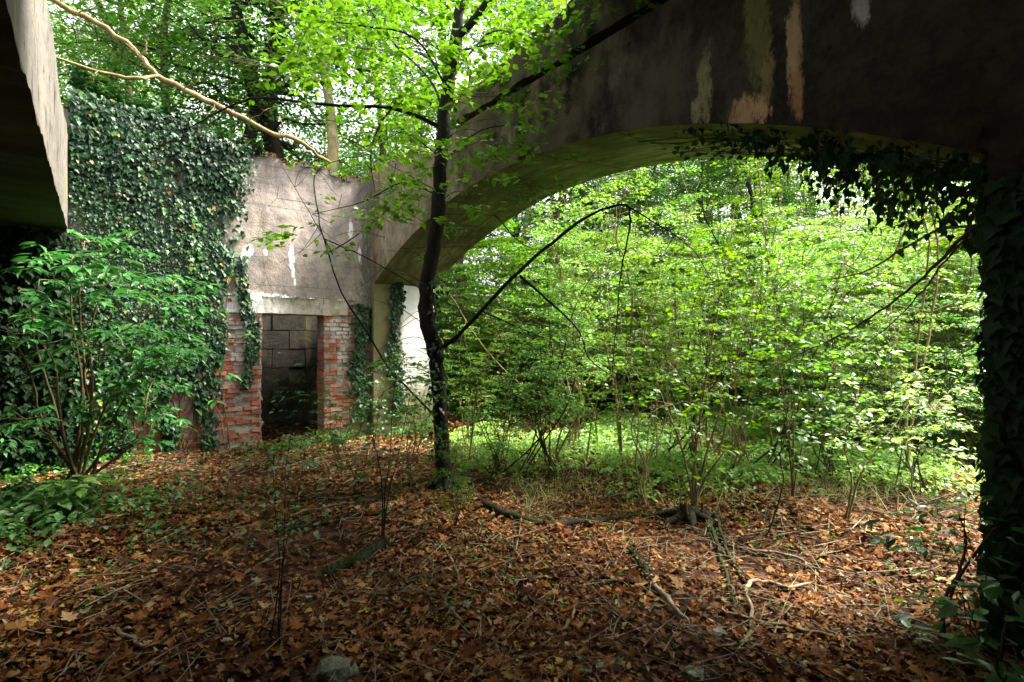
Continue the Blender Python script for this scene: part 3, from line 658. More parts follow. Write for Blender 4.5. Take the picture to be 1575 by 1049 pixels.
trees = [
 (TR_D, 400, 12.5, 'dark straight forest tree directly above the bare end of the ivy on the wall', .9),
 (TR_D, 440, 13.2, 'thick dark forest tree just right of the straight dark trunk above the wall', 1.15),
 (TR_P, 494, 11.5, 'pale olive-barked tree rising above the grey render of the wall', 1.0),
 (TR_M, 235, 15.0, 'brown forest tree behind the ivy-covered part of the wall', 1.0),
 (TR_D, 165, 17.0, 'dim dark tree far behind the left end of the ivy wall', 1.0),
 (TR_M, 330, 19.0, 'thin brown tree deep in the wood behind the ivy wall', 1.0),
 (TR_M, 715, 13.5, 'leafy tree whose crown fills the sky over the left end of the arch wall', 1.05),
 (TR_M, 845, 15.5, 'tree whose crown shows just above the sloping top of the arch wall', 1.1),
 (TR_M, 605, 15.5, 'brown tree behind the corner where the two walls meet', .95),
 (TR_S, 650, 18.0, 'slim tree behind the arch wall, just left of the main dark trunk', 1.2),
 (TR_P, 803, 15.0, 'pale straight trunk framed under the left part of the arch, brightest of its cluster', .75),
 (TR_D, 787, 18.0, 'dark narrow trunk close behind the pale straight trunk under the arch', .7),
 (TR_P, 857, 19.0, 'pale grey trunk right beside the brightest straight trunk under the arch', .95),
 (TR_M, 1010, 20.0, 'brown trunk in the middle distance under the crown of the arch', .9),
 (TR_P, 1292, 17.0, 'pinkish pale trunk in the wood on the right of the arch opening', .95),
 (TR_M, 950, 26.0, 'faint far trunk behind the leaves under the crown of the arch', 1.0),
 (TR_S, 1085, 15.5, 'slim tree with low leafy crown filling the gap just under the crown of the arch', 1.1),
 (TR_M, 1150, 19.5, 'brown tree behind the slim low-crowned tree under the arch', .8),
 (TR_S, 1240, 16.0, 'slim leafy tree left of the pinkish pale trunk', 1.05),
 (TR_S, 990, 18.0, 'leafy slim tree left of the arch crown, deep behind the bent black branch', 1.1),
 (TR_S, 1365, 17.0, 'leafy slim tree under the hanging ivy fringe', 1.1),
 (TR_D, 900, 17.0, 'dark straight trunk behind the bend of the black branch', .7),
 (TR_D, 1170, 14.0, 'narrow dark trunk standing in the middle of the thicket', .5),
 (TR_P, 1075, 16.0, 'pale thin trunk among the saplings under the crown of the arch', .6),
 (TR_S, 1200, 22.0, 'slim dark-leaved tree far behind the bright saplings', 1.2),
 (TR_M, 1450, 19.0, 'brown tree beyond the hanging ivy at the right of the arch', 1.0),
]
for i, (pr, px, Y, lb, s) in enumerate(trees):
    x, y = tpx(px, Y); put(pr, x, y, lb, 'tree', None, s, R5.uniform(0, 6.28))
# deeper wood
k = 0; pts = []
while k < 34:
    x, y = R5.uniform(-32, 34), R5.uniform(18, 44)
    if abs(x) > y*1.15 or not outside(x, y, 5) or any(math.hypot(x-p[0], y-p[1]) < 3.0 for p in pts): continue
    pts.append((x, y)); pr = [TR_D, TR_M, TR_S, TR_M][k % 4]
    put(pr, x, y, 'far forest tree deep in the wood, half lost among its neighbours', 'tree', 'far trees deep in the wood', R5.uniform(.8, 1.15), R5.uniform(0, 6.28)); k += 1
for x, y in ((-9, 14),):
    put(TR_M, x, y, 'leafy tree with dense crown close behind the middle of the ivy wall', 'tree', None, 1.0, R5.uniform(0, 6.28))

# ---------------------------------------------------------------- understorey
R6 = np.random.default_rng(6)
SAP = [gen_plant(R6, 4.2, .026, 4, 17, 1.2, .42, 9, 26, .066, T_RH, M['twig'], M['leaf_under'], .15, .3, .12, .3),
       gen_plant(R6, 3.4, .020, 5, 14, 1.0, .38, 9, 24, .062, T_RH, M['twig'], M['leaf_under'], .12, .35, .12, .3),
       gen_plant(R6, 5.2, .035, 2, 24, 1.6, .45, 10, 26, .070, T_RH, M['twig'], M['leaf_cool'], .18, .2, .15, .25),
       gen_plant(R6, 3.8, .020, 4, 15, 1.1, .40, 8, 22, .070, T_RH, M['twig'], M['leaf_bright'], .2, .35, .12, .35)]
POLE = [gen_plant(R6, 4.8, .022, 3, 13, .8, .30, 5, 14, .052, T_RH, M['cane'], M['leaf_bright'], .33, .22, .12, .4),
        gen_plant(R6, 3.8, .015, 6, 9, .6, .28, 5, 14, .050, T_RH, M['cane'], M['leaf_under'], .30, .40, .12, .4),
        gen_plant(R6, 3.2, .011, 8, 8, .5, .26, 5, 13, .046, T_RH, M['twig_dark'], M['leaf_under'], .22, .5, .12, .4)]
BSH = [gen_plant(R6, 1.7, .014, 8, 8, .7, .30, 7, 18, .052, T_RH, M['twig'], M['leaf_under'], .15, .5, .12, .4, name='bush'),
       gen_plant(R6, 1.2, .012, 9, 7, .6, .28, 7, 18, .056, T_RH, M['twig'], M['leaf_cool'], .15, .6, .15, .4, name='bush')]
def where(x, y):
    u = x/y; h = 'under the left foot of the arch' if u < .05 else ('under the left haunch' if u < .25 else ('below the crown of the arch' if u < .5 else ('under the ivied haunch' if u < .75 else 'by the right pier')))
    return ('at the thicket edge ' if y < 12 else ('inside the thicket ' if y < 17 else 'deep in the thicket '))+h
def sap_label(pr, x, y):
    return {0: 'bushy green sapling ', 1: 'short bushy sapling ', 2: 'tall cool-green sapling ', 3: 'yellow-green sapling '}[SAP.index(pr)] + where(x, y)
zones = [('sapling among the dense green thicket seen through the arch', 'saplings in the thicket through the arch'),]
pts = []; k = 0; tries = 0
while k < 130 and tries < 30000:
    tries += 1
    y = 8.0+17*R6.random()**1.25; x = R6.uniform(-.35*y, 1.05*y)
    a, b = FR(x, y)
    if a < 2.6 or (a < 6 and b > -1.2 and b < 3 and y < 11): continue
    if y < 12.5 and .02*y < x < .62*y and a < 6.5 and not (y > 10 and R6.random() < .12): continue
    if any(math.hypot(x-p[0], y-p[1]) < (1.0 if y < 14 else 1.5) for p in pts): continue
    pts.append((x, y)); pr = SAP[int(R6.integers(0, 4))]
    s = R6.uniform(.75, 1.2)
    put(pr, x, y, sap_label(pr, x, y), 'sapling', 'saplings in the thicket through the arch', s, R6.uniform(0, 6.28)); k += 1
pts2 = []; k = 0; tries = 0
while k < 110 and tries < 20000:
    tries += 1
    y = R6.uniform(7, 17); x = R6.uniform(-.15*y, 1.05*y); a, b = FR(x, y)
    if a < 2.0 or (y < 11.8 and -.12*y < x < .55*y) or (y < 8 and x < .75*y): continue
    if any(math.hypot(x-p[0], y-p[1]) < .8 for p in pts2): continue
    pts2.append((x, y)); q = int(R6.integers(0, 2)); put(BSH[q], x, y, ('low green bush ', 'low dark bush ')[q]+where(x, y), 'bush', 'low bushes outside the arch', R6.uniform(.6, 1.0), R6.uniform(0, 6.28)); k += 1
pts4 = []; k = 0; tries = 0
while k < 58 and tries < 20000:
    tries += 1
    y = R6.uniform(6.0, 13.0); x = R6.uniform(-.13*y, .9*y); a, b = FR(x, y)
    if a < .3 or (a < 1.5 and b > -1.5) or any(math.hypot(x-p[0], y-p[1]) < .6 for p in pts4): continue
    if .08*y < x < .52*y and 7.4 < y < 11.5 and R6.random() < .85: continue
    if a < 3.2 and b > -3.5: continue
    pts4.append((x, y)); q = int(R6.integers(0, 3)); u = x/y
    put(POLE[q], x, y, ('tall thin sapling ', 'upright whippy sapling ', 'low fan of dark stems ')[q] + ('in the clearing' if y < 9 else ('behind the clearing' if y < 11.2 else 'beyond the clearing')) + (' under the left foot of the arch' if u < .05 else (' under the left haunch' if u < .28 else (' below the crown' if u < .5 else (' under the ivied haunch' if u < .7 else ' by the right pier')))),
        'sapling', 'whippy saplings in the clearing', R6.uniform(.75, 1.15), R6.uniform(0, 6.28)); k += 1
for i, (px, py, q, sc, lb) in enumerate(((990,770,1,.6,'close left of the mossy stump'),(1135,742,1,.75,'between the stump and the paired stems'),(1275,748,2,.75,'just right of the paired stems'),(765,738,2,.6,'right of the main tree foot'),(722,700,1,.6,'just behind the main tree foot'),(520,722,2,.42,'in the litter before the doorway'),(548,765,2,.36,'nearest the short mossy log'),(628,748,1,.42,'hugging the left side of the tree foot'),(705,815,2,.34,'in the litter below the tree foot'),(1405,755,2,.8,'nearest the foot of the ivied pier'),(640,705,2,.55,'left of the main tree, before the white jamb'),(880,700,1,.6,'behind the vase-shaped bush'))):
    g_ = G(px, py); put(POLE[q], float(g_[0]), float(g_[1]), ('', 'sparse fan of thin upright canes ', 'low spray of dark canes ')[q]+lb, 'sapling', 'whippy saplings in the clearing', sc, R6.uniform(0, 6.28))
# behind the back wall
pts3 = []; k = 0; tries = 0
while k < 34 and tries < 9000:
    tries += 1
    y = R6.uniform(14.5, 22); x = -R6.uniform(.05*y, 1.1*y); a, b = FR(x, y)
    if b < 3 or a > 2 or any(math.hypot(x-p[0], y-p[1]) < 1.5 for p in pts3): continue
    pts3.append((x, y)); put(SAP[2 if k % 2 else 0], x, y, 'tall leafy sapling showing above the back wall', 'sapling', 'tall saplings behind the back wall', R6.uniform(1.3, 1.9), R6.uniform(0, 6.28)); k += 1

# ---------------------------------------------------------------- ivy
def ivy_leaves(lv, Pp, Nn, size, rng, down=1.0, spread=.45, lift=.05):
    """leaves lying like shingles on a surface with outward normals Nn"""
    n = len(Pp); up = np.array((0, 0, 1.0))
    side = np.cross(Nn, up[None]); side /= np.linalg.norm(side, axis=1)[:, None]+1e-9
    D = -up[None]*down + side*rng.normal(0, spread, n)[:, None] + Nn*rng.uniform(.15, .6, n)[:, None]
    N = Nn + up[None]*rng.uniform(.1, .9, n)[:, None] + side*rng.normal(0, .35, n)[:, None] + rng.normal(0, .1, (n, 3))
    lv.add(Pp + Nn*rng.uniform(.01, lift, n)[:, None], D, N, size*rng.uniform(.55, 1.25, n))
eW = np.array((SA, -CA, 0.0))      # outward normal of the back wall (towards the viewer)
nW = np.array((CA, SA, 0.0))
def build_ivy_back():
    R = np.random.default_rng(21); root = thing('ivy', 'dense dark ivy mantling the left part of the back wall', 'ivy', WF(-3.2, 0, 0))
    base = WF(-3.2, 0, 0); lv = LV(T_IV)
    N = 40000; t = R.uniform(1.5, 4.02, N); z = R.uniform(0.05, 4.75, N)
    pn = sn(np.stack([t, z, t*0], 1), 1.6); pn2 = sn(np.stack([t, z*.5, t*0+9], 1), 4.0)
    edge = np.interp(z, [0, 1.2, 1.7, 2.3, 2.8, 3.3, 3.8, 4.3, 4.8], [2.45, 2.36, 2.22, 2.3, 2.15, 2.1, 1.95, 1.85, 1.8]) + .10*pn2
    dens = np.clip((t-edge)*3.0+.15, 0, 1)
    lowgap = .9*np.maximum(np.clip((1.15-z)*4, 0, 1)*(np.abs(t-2.76+.05*np.sin(z*6)) < .15), np.clip((.85-z)*4, 0, 1)*(np.abs(t-3.25+.05*np.sin(z*6)) < .16))
    strand = (np.abs(t-(1.98+.08*np.sin(z*3))) < .06+.03*pn)*(z < 2.9)*(z > .9)*.8
    mid = np.clip((3.1-z), 0, 1)*.4*np.clip((3.5-t)*2, 0, 1)*np.clip(.6+pn2, 0, 1)
    d = np.maximum(dens*(1-lowgap)-mid*dens, strand); hole = sn(np.stack([t, z, t*0+4], 1), 2.3); keep = (R.random(N) < d*.95*np.clip(1.05+.55*pn, .15, 1)*np.where(hole < -.75, .15, 1))
    t, z = t[keep], z[keep]; n = len(t)
    szv = np.clip(.95+.45*sn(np.stack([t, z, t*0+22], 1), 1.4), .5, 1.5)
    bulge = .03+.07*np.clip(sn(np.stack([t, z, t*0+14], 1), 1.2), 0, 1)+.10*np.clip(z-3.4, 0, 1)+.05*np.clip(t-2.6, 0, 1)
    Pp = np.array([WF(-a, -R.uniform(0, bb), zz) for a, zz, bb in zip(t, z, bulge)])
    zt = 4.50+.16*np.clip(t-1.9, 0, 1.5)*1.0+.06*np.sin(t*5)
    ok = Pp[:, 2] < zt+.05
    ivy_leaves(lv, Pp[ok], np.tile(eW, (ok.sum(), 1)), .060*szv[ok], R)
    # ivy lapping over the wall head
    m = 4200; t = R.uniform(1.75, 4.02, m); b = R.uniform(-.12, .42, m); zz = 4.46 + .14*np.clip(t-1.9, 0, 1.6)+np.abs(R.normal(0, .10, m))*(1+.8*np.clip(t-3.2, 0, 1)*2)+.05*np.sin(t*5)
    Pp = np.array([WF(-a, bb, q) for a, bb, q in zip(t, b, zz)]); th = R.uniform(0, 6.28, m)
    lv.add(Pp, np.stack([np.cos(th), np.sin(th), R.normal(-.2, .3, m)], 1), np.tile((0, 0, 1.0), (m, 1))+R.normal(0, .4, (m, 3)), .075*R.uniform(.6, 1.2, m))
    link('foliage', lv.mesh('foliage', R, .12, base), M['ivy'], root)
    mp_ = LV(T_IV); m = 520; t = R.uniform(1.9, 3.9, m); z = R.uniform(.2, 4.6, m); kk = sn(np.stack([t, z, t*0+3], 1), 1.3) > .35; t, z = t[kk], z[kk]
    ivy_leaves(mp_, np.array([WF(-a, -.10, q) for a, q in zip(t, z)]), np.tile(eW, (len(t), 1)), .06, R); link('young_shoots', mp_.mesh('young_shoots', R, .12, base), M['leaf_mid'], root)
    wb = MB()
    for k in range(34):
        t0 = R.uniform(1.95, 4.6); pts = []; tt = t0
        for q in range(9): pts.append(WF(-tt, -.012, q*.5*R.uniform(.9, 1))); tt += R.normal(0, .07)
        wb.tube(pts, np.linspace(.007, .002, 9), 4, 3, .006, R)
    o = link('stems', wb.mesh('stems', base, True), M['twig'], root)
build_ivy_back()
def ivy_strip(label, f, n, size, seed, nrm, mat, base, lift=.05):
    R = np.random.default_rng(seed); root = thing('ivy', label, 'ivy', base); lv = LV(T_IV)
    Pp = np.array([f(R) for _ in range(n)]); ivy_leaves(lv, Pp, np.tile(np.asarray(nrm, float), (n, 1)), size, R, lift=lift)
    link('foliage', lv.mesh('foliage', R, .12, base), mat, root); return root, R
r_, R = ivy_strip('narrow ivy column climbing the brick between doorway and corner', lambda R: (lambda z: WF(-.20+.05*math.sin(z*4)+R.normal(0, .07+.03*math.sin(z*7)), -.02, z))(R.uniform(.25, 2.25)), 620, .085, 31, eW, M['ivy'], WF(-.2, 0, 0))
wb = MB(); wb.tube([WF(-.2+.05*math.sin(z*4), -.015, z) for z in np.linspace(0, 2.2, 9)], .012, 4, 2); link('stem', wb.mesh('stem', WF(-.2, 0, 0), True), M['twig'], r_)
r_, R = ivy_strip('slender ivy column up the pier inside the arch, beside its white face', lambda R: (lambda z: WF(.40+.04*math.sin(z*3)+R.normal(0, .05+.02*math.sin(z*6)), -AR_C+AR_HS-.02, z))(R.uniform(.3, 2.72)), 620, .085, 32, eW, M['ivy'], WF(.4, -.14, 0))
wb = MB(); wb.tube([WF(.4+.04*math.sin(z*3), -.155, z) for z in np.linspace(0, 2.6, 9)], .012, 4, 2); link('stem', wb.mesh('stem', WF(.4, -.14, 0), True), M['twig'], r_)
def build_ivy_right():
    R = np.random.default_rng(41); base = WF(.6, -8.1, 0)
    rt, Rn = ivy_strip('shadowed blackish ivy on the wall below the beam at the far left', lambda R: WF(-R.uniform(4.0, 5.3), -R.uniform(0, .12), R.uniform(.02, 2.98)), 5200, .08, 33, eW, M['ivy_shaded'], WF(-4.6, 0, 0))
    wb = MB()
    for k in range(8): wb.tube([WF(-4.1-k*.14+Rn.normal(0, .03), -.015, z) for z in np.linspace(0, 2.6, 6)], .006, 4, 2)
    link('stems', wb.mesh('stems', WF(-4.6, 0, 0), True), M['twig_dark'], rt)
    root = thing('ivy', 'black-looking ivy curtain hanging under the right haunch of the arch and its pier', 'ivy', base); lv = LV(T_IV); wb = MB()
    # on the pier edge (front face) + sticking out into the opening
    n = 2600; z = R.uniform(0, 2.45, n); s = 8.13 + np.abs(R.normal(0, .5, n)) - .05*R.random(n) ; a = -R.uniform(0, .06, n)
    Pp = np.array([WF(aa, -ss, zz) for aa, ss, zz in zip(a, s, z)]); ivy_leaves(lv, Pp, np.tile(-nW, (n, 1)), .085, R)
    n = 1500; z = R.uniform(0, 2.8, n); a = R.uniform(-.03, 1.2, n); out = np.abs(R.normal(0, .022, n))+.012*np.sin(z*9)-.03*(a < .25)
    Pp = np.array([WF(aa, -(8.07-oo), zz) for aa, oo, zz in zip(a, out, z)]); ivy_leaves(lv, Pp, np.tile(-eW, (n, 1)), .062, R, lift=.02)
    # strands hanging off the soffit
    for k in range(78):
        s = 8.05-abs(R.normal(0, .70)) if k > 26 else R.uniform(6.2, 7.6); a = R.uniform(.0, 1.22); z0 = zarch(max(s, .2))
        Lh = max(.04, R.uniform(.05, .55)*np.clip((s-5.9)/1.8, .08, 1)*(1.0 if R.random() < .8 else 1.4)); p0 = WF(a, -s, z0)
        q = np.linspace(0, 1, 5); pts = p0 + np.stack([R.normal(0, .04)*q, R.normal(0, .04)*q, -Lh*q], 1); wb.tube(pts, .004, 3, 2, .003, R)
        m = int(5+Lh*42); tt = R.random(m); Pp = p0 + np.stack([R.normal(0, .05, m), R.normal(0, .05, m), -Lh*tt], 1)
        th = R.uniform(0, 6.28, m); Nn = np.stack([np.cos(th), np.sin(th), th*0], 1); ivy_leaves(lv, Pp, Nn, .062, R)
    # flat on the soffit near the crown
    n = 300; s = R.uniform(5.6, 8, n); a = np.clip(R.normal(.75, .3, n), .05, 1.2)
    Pp = np.array([WF(aa, -ss, zarch(ss)-.015) for aa, ss in zip(a, s)]); th = R.uniform(0, 6.28, n)
    lv.add(Pp, np.stack([np.cos(th), np.sin(th), -.35+0*th], 1), np.tile((0, 0, -1.0), (n, 1))+R.normal(0, .35, (n, 3)), .07*R.uniform(.6, 1.2, n))
    for k in range(14):
        s0 = R.uniform(5.5, 7); a0 = R.uniform(.2, 1.1); pts = []
        for q in range(8): ss = s0+q*.25; pts.append(WF(a0+R.normal(0, .04), -min(ss, 8.05), zarch(min(ss, 8.05))-.012))
        wb.tube(pts, .006, 4, 2, .004, R)
    link('foliage', lv.mesh('foliage', R, .12, base), M['ivy_shaded'], root); link('stems', wb.mesh('stems', base, True), M['twig_dark'], root)
build_ivy_right()

# ---------------------------------------------------------------- main tree in the foreground
def build_main_tree():
    R = np.random.default_rng(51); base = G(684, 752); Yt = base[1]
    root = thing('young_tree', 'slender nearly black young tree forking at the top in the middle of the ruin', 'tree', base)
    q = lambda px, py, dY=0: P(px, py, Yt+dY)
    wb = MB()
    tr = [base+np.array((0, 0, -.15)), q(683, 740), q(681, 690), q(676, 620), q(673, 575), q(668, 535), q(657, 490), q(656, 445), q(664, 395), q(674, 330), q(677, 260), q(682, 195), q(690, 130), q(699, 70), q(708, 10), q(722, -70), q(740, -190)]
    wb.tube(tr, [.125, .092, .078, .075, .078, .083, .085, .08, .078, .075, .073, .072, .07, .07, .052, .045, .035], 12, 5, .004, R)
    # root flare
    for a in (2.9, .3, -1.2, 1.4, 4.4):
        e = base + np.array((math.cos(a)*.35, math.sin(a)*.35, -.06)); wb.tube([base+np.array((0, 0, .16)), base+np.array((math.cos(a)*.12, math.sin(a)*.12, .03)), e], [.06, .055, .02], 7, 3, .003, R)
    link('trunk', wb.mesh('trunk', base, True), M['bark_dark'], root)
    def br(pts, r0, r1=.004, name='branch', mat='bark_dark'):
        w = MB(); c = w.tube([q(*p) for p in pts], np.linspace(r0, r1, len(pts)), 7, 4, .003, R); link(name, w.mesh(name, base, True), M[mat], root); return c
    B = []
    B.append(br([(700,62,0),(730,28,-.1),(760,-15,-.2),(800,-90,-.3)], .045, .02))
    B.append(br([(676,538,0),(700,520,-.1),(740,478,-.25),(790,425,-.4),(850,372,-.5),(900,335,-.6),(945,317,-.6),(966,318,-.6),(968,350,-.6),(955,420,-.6),(948,500,-.6),(940,590,-.6)], .024, .0035))
    B.append(br([(966,318,-.6),(1010,345,-.6),(1065,383,-.7),(1100,440,-.7)], .009, .003))
    B.append(br([(800,424,-.4),(840,460,-.3),(890,508,-.3),(905,550,-.3),(950,585,-.2)], .016, .004))
    B.append(br([(740,478,-.25),(800,505,0),(860,528,.1)], .010, .003))
    B.append(br([(677,195,0),(640,178,-.1),(600,166,-.2),(540,163,-.3),(460,157,-.3),(400,150,-.3),(350,165,-.3),(296,195,-.3)], .024, .006))
    B.append(br([(602,166,-.2),(580,200,-.3),(570,240,-.4),(578,300,-.4)], .012, .004))
    B.append(br([(700,110,0),(720,85,.2),(757,48,.4),(800,60,.5),(828,120,.5),(832,180,.5)], .016, .004))
    B.append(br([(682,170,0),(660,120,.3),(600,60,.5),(560,0,.7)], .016, .006))
    B.append(br([(668,640,0),(630,600,.2),(600,570,.2),(565,512,.1),(525,450,0),(505,388,0),(492,345,0),(483,285,0),(490,262,0),(522,246,.1),(568,238,.2)], .012, .004))
    B.append(br([(505,388,0),(545,365,.1),(590,328,.2),(640,290,.2)], .008, .003))
    B.append(br([(512,392,0),(475,325,.1),(430,250,.2)], .006, .002))
    B.append(br([(500,368,0),(560,395,0),(620,428,-.2),(690,468,-.2),(760,490,0),(860,505,.1)], .008, .003))
    B.append(br([(690,140,0),(640,60,-.3),(560,40,-.6),(480,30,-.8)], .014, .004))
    B.append(br([(700,80,0),(780,60,.3),(860,40,.5),(960,20,.6)], .014, .004))
    B.append(br([(672,260,0),(740,200,.3),(830,190,.4),(900,180,.5)], .010, .003))
    B.append(br([(672,300,0),(620,280,.2),(560,310,.3),(480,330,.4)], .010, .003))
    for b_ in B:
        for j in range(5):
            p = b_[int(R.integers(len(b_)//4, len(b_)))]; d = R.normal(0, 1, 3)*np.array((1, .5, 1)); d /= np.linalg.norm(d); L_ = R.uniform(.15, .55); TW.tube([p, p+d*L_*.5+R.normal(0, .03, 3), p+d*L_+R.normal(0, .04, 3)], [.004, .0028, .0012], 3, 2)
    for i in range(26):     # fine twigs off the trunk
        py = R.uniform(60, 640); px = 672; d = R.choice([-1, 1]); Lp = R.uniform(40, 130)
        br([(px, py, 0), (px+d*Lp*.4, py-Lp*.25+R.normal(0, 8), R.normal(0, .2)), (px+d*Lp, py-Lp*R.uniform(-.1, .6), R.normal(0, .5))], .006, .0018, 'twig', 'twig_dark')
    lv = LV(T_OV)
    reg = [(470,-60,600,120,62),(560,-80,700,150,62),(690,-80,880,110,60),(860,-60,1000,30,26),(560,120,700,250,34),(690,30,900,250,64),(640,220,760,330,8),(440,20,560,130,22),(560,180,660,330,20),(600,240,680,330,10),(470,330,600,372,4),(395,355,470,385,3),(700,240,860,300,5),(560,550,680,600,4)]
    for x0, y0, x1, y1, n in reg:
        C = []
        for _ in range(n): C.append(q(R.uniform(x0, x1), R.uniform(y0, y1), R.uniform(-.9, 1.3)))
        C = np.array(C); lv.sprays(R, C, R.uniform(0, 6.28, n), R.uniform(.25, .5, n), 16, .085, .2, .45, .06)
    allc = np.vstack([b[len(b)//3:] for b in B]); idx = R.integers(0, len(allc), 60); C = allc[idx]; lv.sprays(R, C, R.uniform(0, 6.28, 60), R.uniform(.15, .35, 60), 5, .07, .2)
    for x0, y0, x1, y1, n in reg[:11]:     # the twigs that carry them
        for _ in range(n//3):
            a_ = (R.uniform(x0, x1), R.uniform(y0, y1), R.uniform(-.6, 1)); b_ = (a_[0]+R.normal(0, 60), a_[1]+R.normal(0, 40), a_[2]+R.normal(0, .3))
            w = (a_, ((a_[0]+b_[0])/2+R.normal(0, 8), (a_[1]+b_[1])/2+R.normal(0, 8), (a_[2]+b_[2])/2), b_); TW.tube([q(*p) for p in w], [.005, .003, .0015], 3, 2)
    link('twigs', TW.mesh('twigs', base, True), M['twig_dark'], root)
    link('crown', lv.mesh('crown', R, .12, base), M['leaf_bright'], root)
    lv = LV(T_IV); Pp = np.array([q(673+R.normal(0, 5), R.uniform(430, 700)) for _ in range(170)]); Pp[:, 1] -= .08; th = R.uniform(0, 6.28, 170)
    ivy_leaves(lv, Pp, np.stack([np.cos(th), np.sin(th)-.6, 0*th], 1), .05, R); 
    o = link('ivy', lv.mesh('ivy', R, .1), M['ivy']); tag(o, 'sparse small ivy clinging to the dark young tree trunk', 'ivy')
TW = MB()
build_main_tree()

# ---------------------------------------------------------------- big fallen branches leaning over the wall
def limb(name, label, cat, pts, rad, mat, sides=8, extra=None, moss=None, group=None, seed=1, wob=.004):
    R = np.random.default_rng(seed); base = np.array(pts[0], float)
    root = thing(name, label, cat, base, group) if extra or moss else None
    w = MB(); w.tube(pts, rad, sides, 4, wob, R)
    if root is None:
        o = link(name, w.mesh(name, base, True), M[mat]); o.location = tuple(base); return tag(o, label, cat, group)
    link('main_limb', w.mesh('main_limb', base, True), M[mat], root)
    for e, r in extra or []:
        w = MB(); w.tube(e, r, 6, 4, wob, R); link('side_branch', w.mesh('side_branch', base, True), M[mat], root)
    if moss:
        lv = LV(T_RH); pts = np.array(pts); n = moss; f = R.random(n)*(len(pts)-1.001); i = f.astype(int); Pp = pts[i]+(pts[i+1]-pts[i])*(f-i)[:, None]
        rr = np.mean(rad); th = R.uniform(0, 6.28, n); N = np.stack([np.cos(th), np.sin(th), np.abs(R.normal(.8, .4, n))], 1); N /= np.linalg.norm(N, axis=1)[:, None]
        lv.add(Pp+N*rr, N+R.normal(0, .4, (n, 3)), R.normal(0, 1, (n, 3)), .022*R.uniform(.6, 1.3, n)); link('moss', lv.mesh('moss', R, .1, base), M['moss'], root)
    return root
limb('leaning_branch', 'long peeled tan branch leaning down onto the top of the back wall', 'branch',
     [P(40,-40,6.2), P(90,5,6.4), P(165,45,6.7), P(215,85,6.9), P(242,117,7.0), P(300,146,7.3), P(360,175,7.6), P(420,205,7.9), P(452,212,8.1), P(480,232,8.4), P(510,252,8.75)],
     [.036,.036,.036,.036,.040,.046,.040,.037,.040,.030,.024], 'bark_fallen', 9,
     [([P(244,117,7.0), P(215,121,6.8), P(170,114,6.6), P(100,93,6.3), P(30,80,5.9)], [.026,.024,.020,.014,.008]), ([P(215,85,6.9), P(225,75,6.9), P(222,62,6.9)], [.014,.010,.005])]+[([P(x, y, d), P(x+dx*.5+4, y+dy*.5, d-.05), P(x+dx, y+dy, d)], [.008,.005,.002]) for x, y, d, dx, dy in ((120,20,6.5,35,-22),(190,65,6.8,30,30),(330,160,7.4,-25,30),(380,185,7.7,35,-20),(440,208,8.0,-14,-30),(150,110,6.5,-20,22),(280,137,7.2,30,-18))], seed=2, wob=.010, moss=260)
limb('bare_branch', 'curving thin bare branch drooping across the middle of the arch opening on the right', 'branch',
     [P(1560,330,2.9), P(1500,347,3.1), P(1450,352,3.3), P(1395,380,3.5), P(1325,420,3.7), P(1240,435,4.0)], [.012,.011,.009,.007,.005,.003], 'twig', seed=3,
     extra=[([P(1325,420,3.7), P(1290,405,3.8), P(1250,412,3.9)], [.004,.003,.002])])
limb('bare_branch', 'longer dark bare branch below the curving one, slanting down left from the pier', 'branch',
     [P(1500,345,3.0), P(1460,385,3.1), P(1420,425,3.3), P(1365,470,3.5), P(1310,505,3.7), P(1240,540,4.0), P(1180,570,4.3)], [.010,.010,.008,.007,.006,.004,.002], 'twig_dark', seed=4,
     extra=[([P(1500,350,3.0), P(1455,400,3.2), P(1420,445,3.3), P(1380,490,3.5), P(1290,560,3.9)], [.006,.006,.005,.004,.002])])
def tangle():
    R = np.random.default_rng(88)
    for i, (px, py, Y, dx, dy, lb) in enumerate(((760,330,6.4,110,60,'short dark bare twig spray against the light under the left haunch of the arch'), (1080,300,6.0,60,170,'long whip of a twig arching down under the crown of the arch'), (900,640,6.8,150,-190,'thin tan cane slanting up right across the middle of the thicket'), (1130,560,6.5,140,-210,'longer tan cane slanting up right beside the paired upright stems'), (1010,600,7.2,60,-230,'brown cane rising nearly upright below the crown of the arch'), (1340,640,6.4,-70,-260,'brown cane leaning left behind the slanting bare branches'), (720,600,7.0,130,-160,'grey cane leaning right just right of the dark trunk'))):
        w = MB(); base = P(px, py, Y) if dy > 0 else G(px, 720); pts = [base] + [P(px+dx*f+R.normal(0, 6), py+dy*f+R.normal(0, 6)+14*math.sin(f*3), Y) for f in (.15, .35, .55, .8, 1)]
        root = thing('bare_cane' if dy < 0 else 'bare_twig', lb, 'cane' if dy < 0 else 'twig', base)
        c = w.tube(pts, np.linspace(.012, .003, len(pts)), 5, 4, .004, R)
        for k in range(7):
            p = c[int(R.integers(3, len(c)))]; d = R.normal(0, 1, 3); d[2] = abs(d[2]); d /= np.linalg.norm(d); w.tube([p, p+d*.15+R.normal(0, .02, 3), p+d*R.uniform(.2, .5)], [.004, .003, .0012], 3, 2)
        link('stem', w.mesh('stem', base, True), M['bark_fallen' if dy < 0 else 'twig_dark'], root)
        lv = LV(T_OV); C = c[len(c)//2:]; lv.sprays(R, C, R.uniform(0, 6.28, len(C)), .3, 6, .055, .2, .4); link('foliage', lv.mesh('foliage', R, .12, base), M['leaf_bright'], root)
tangle()
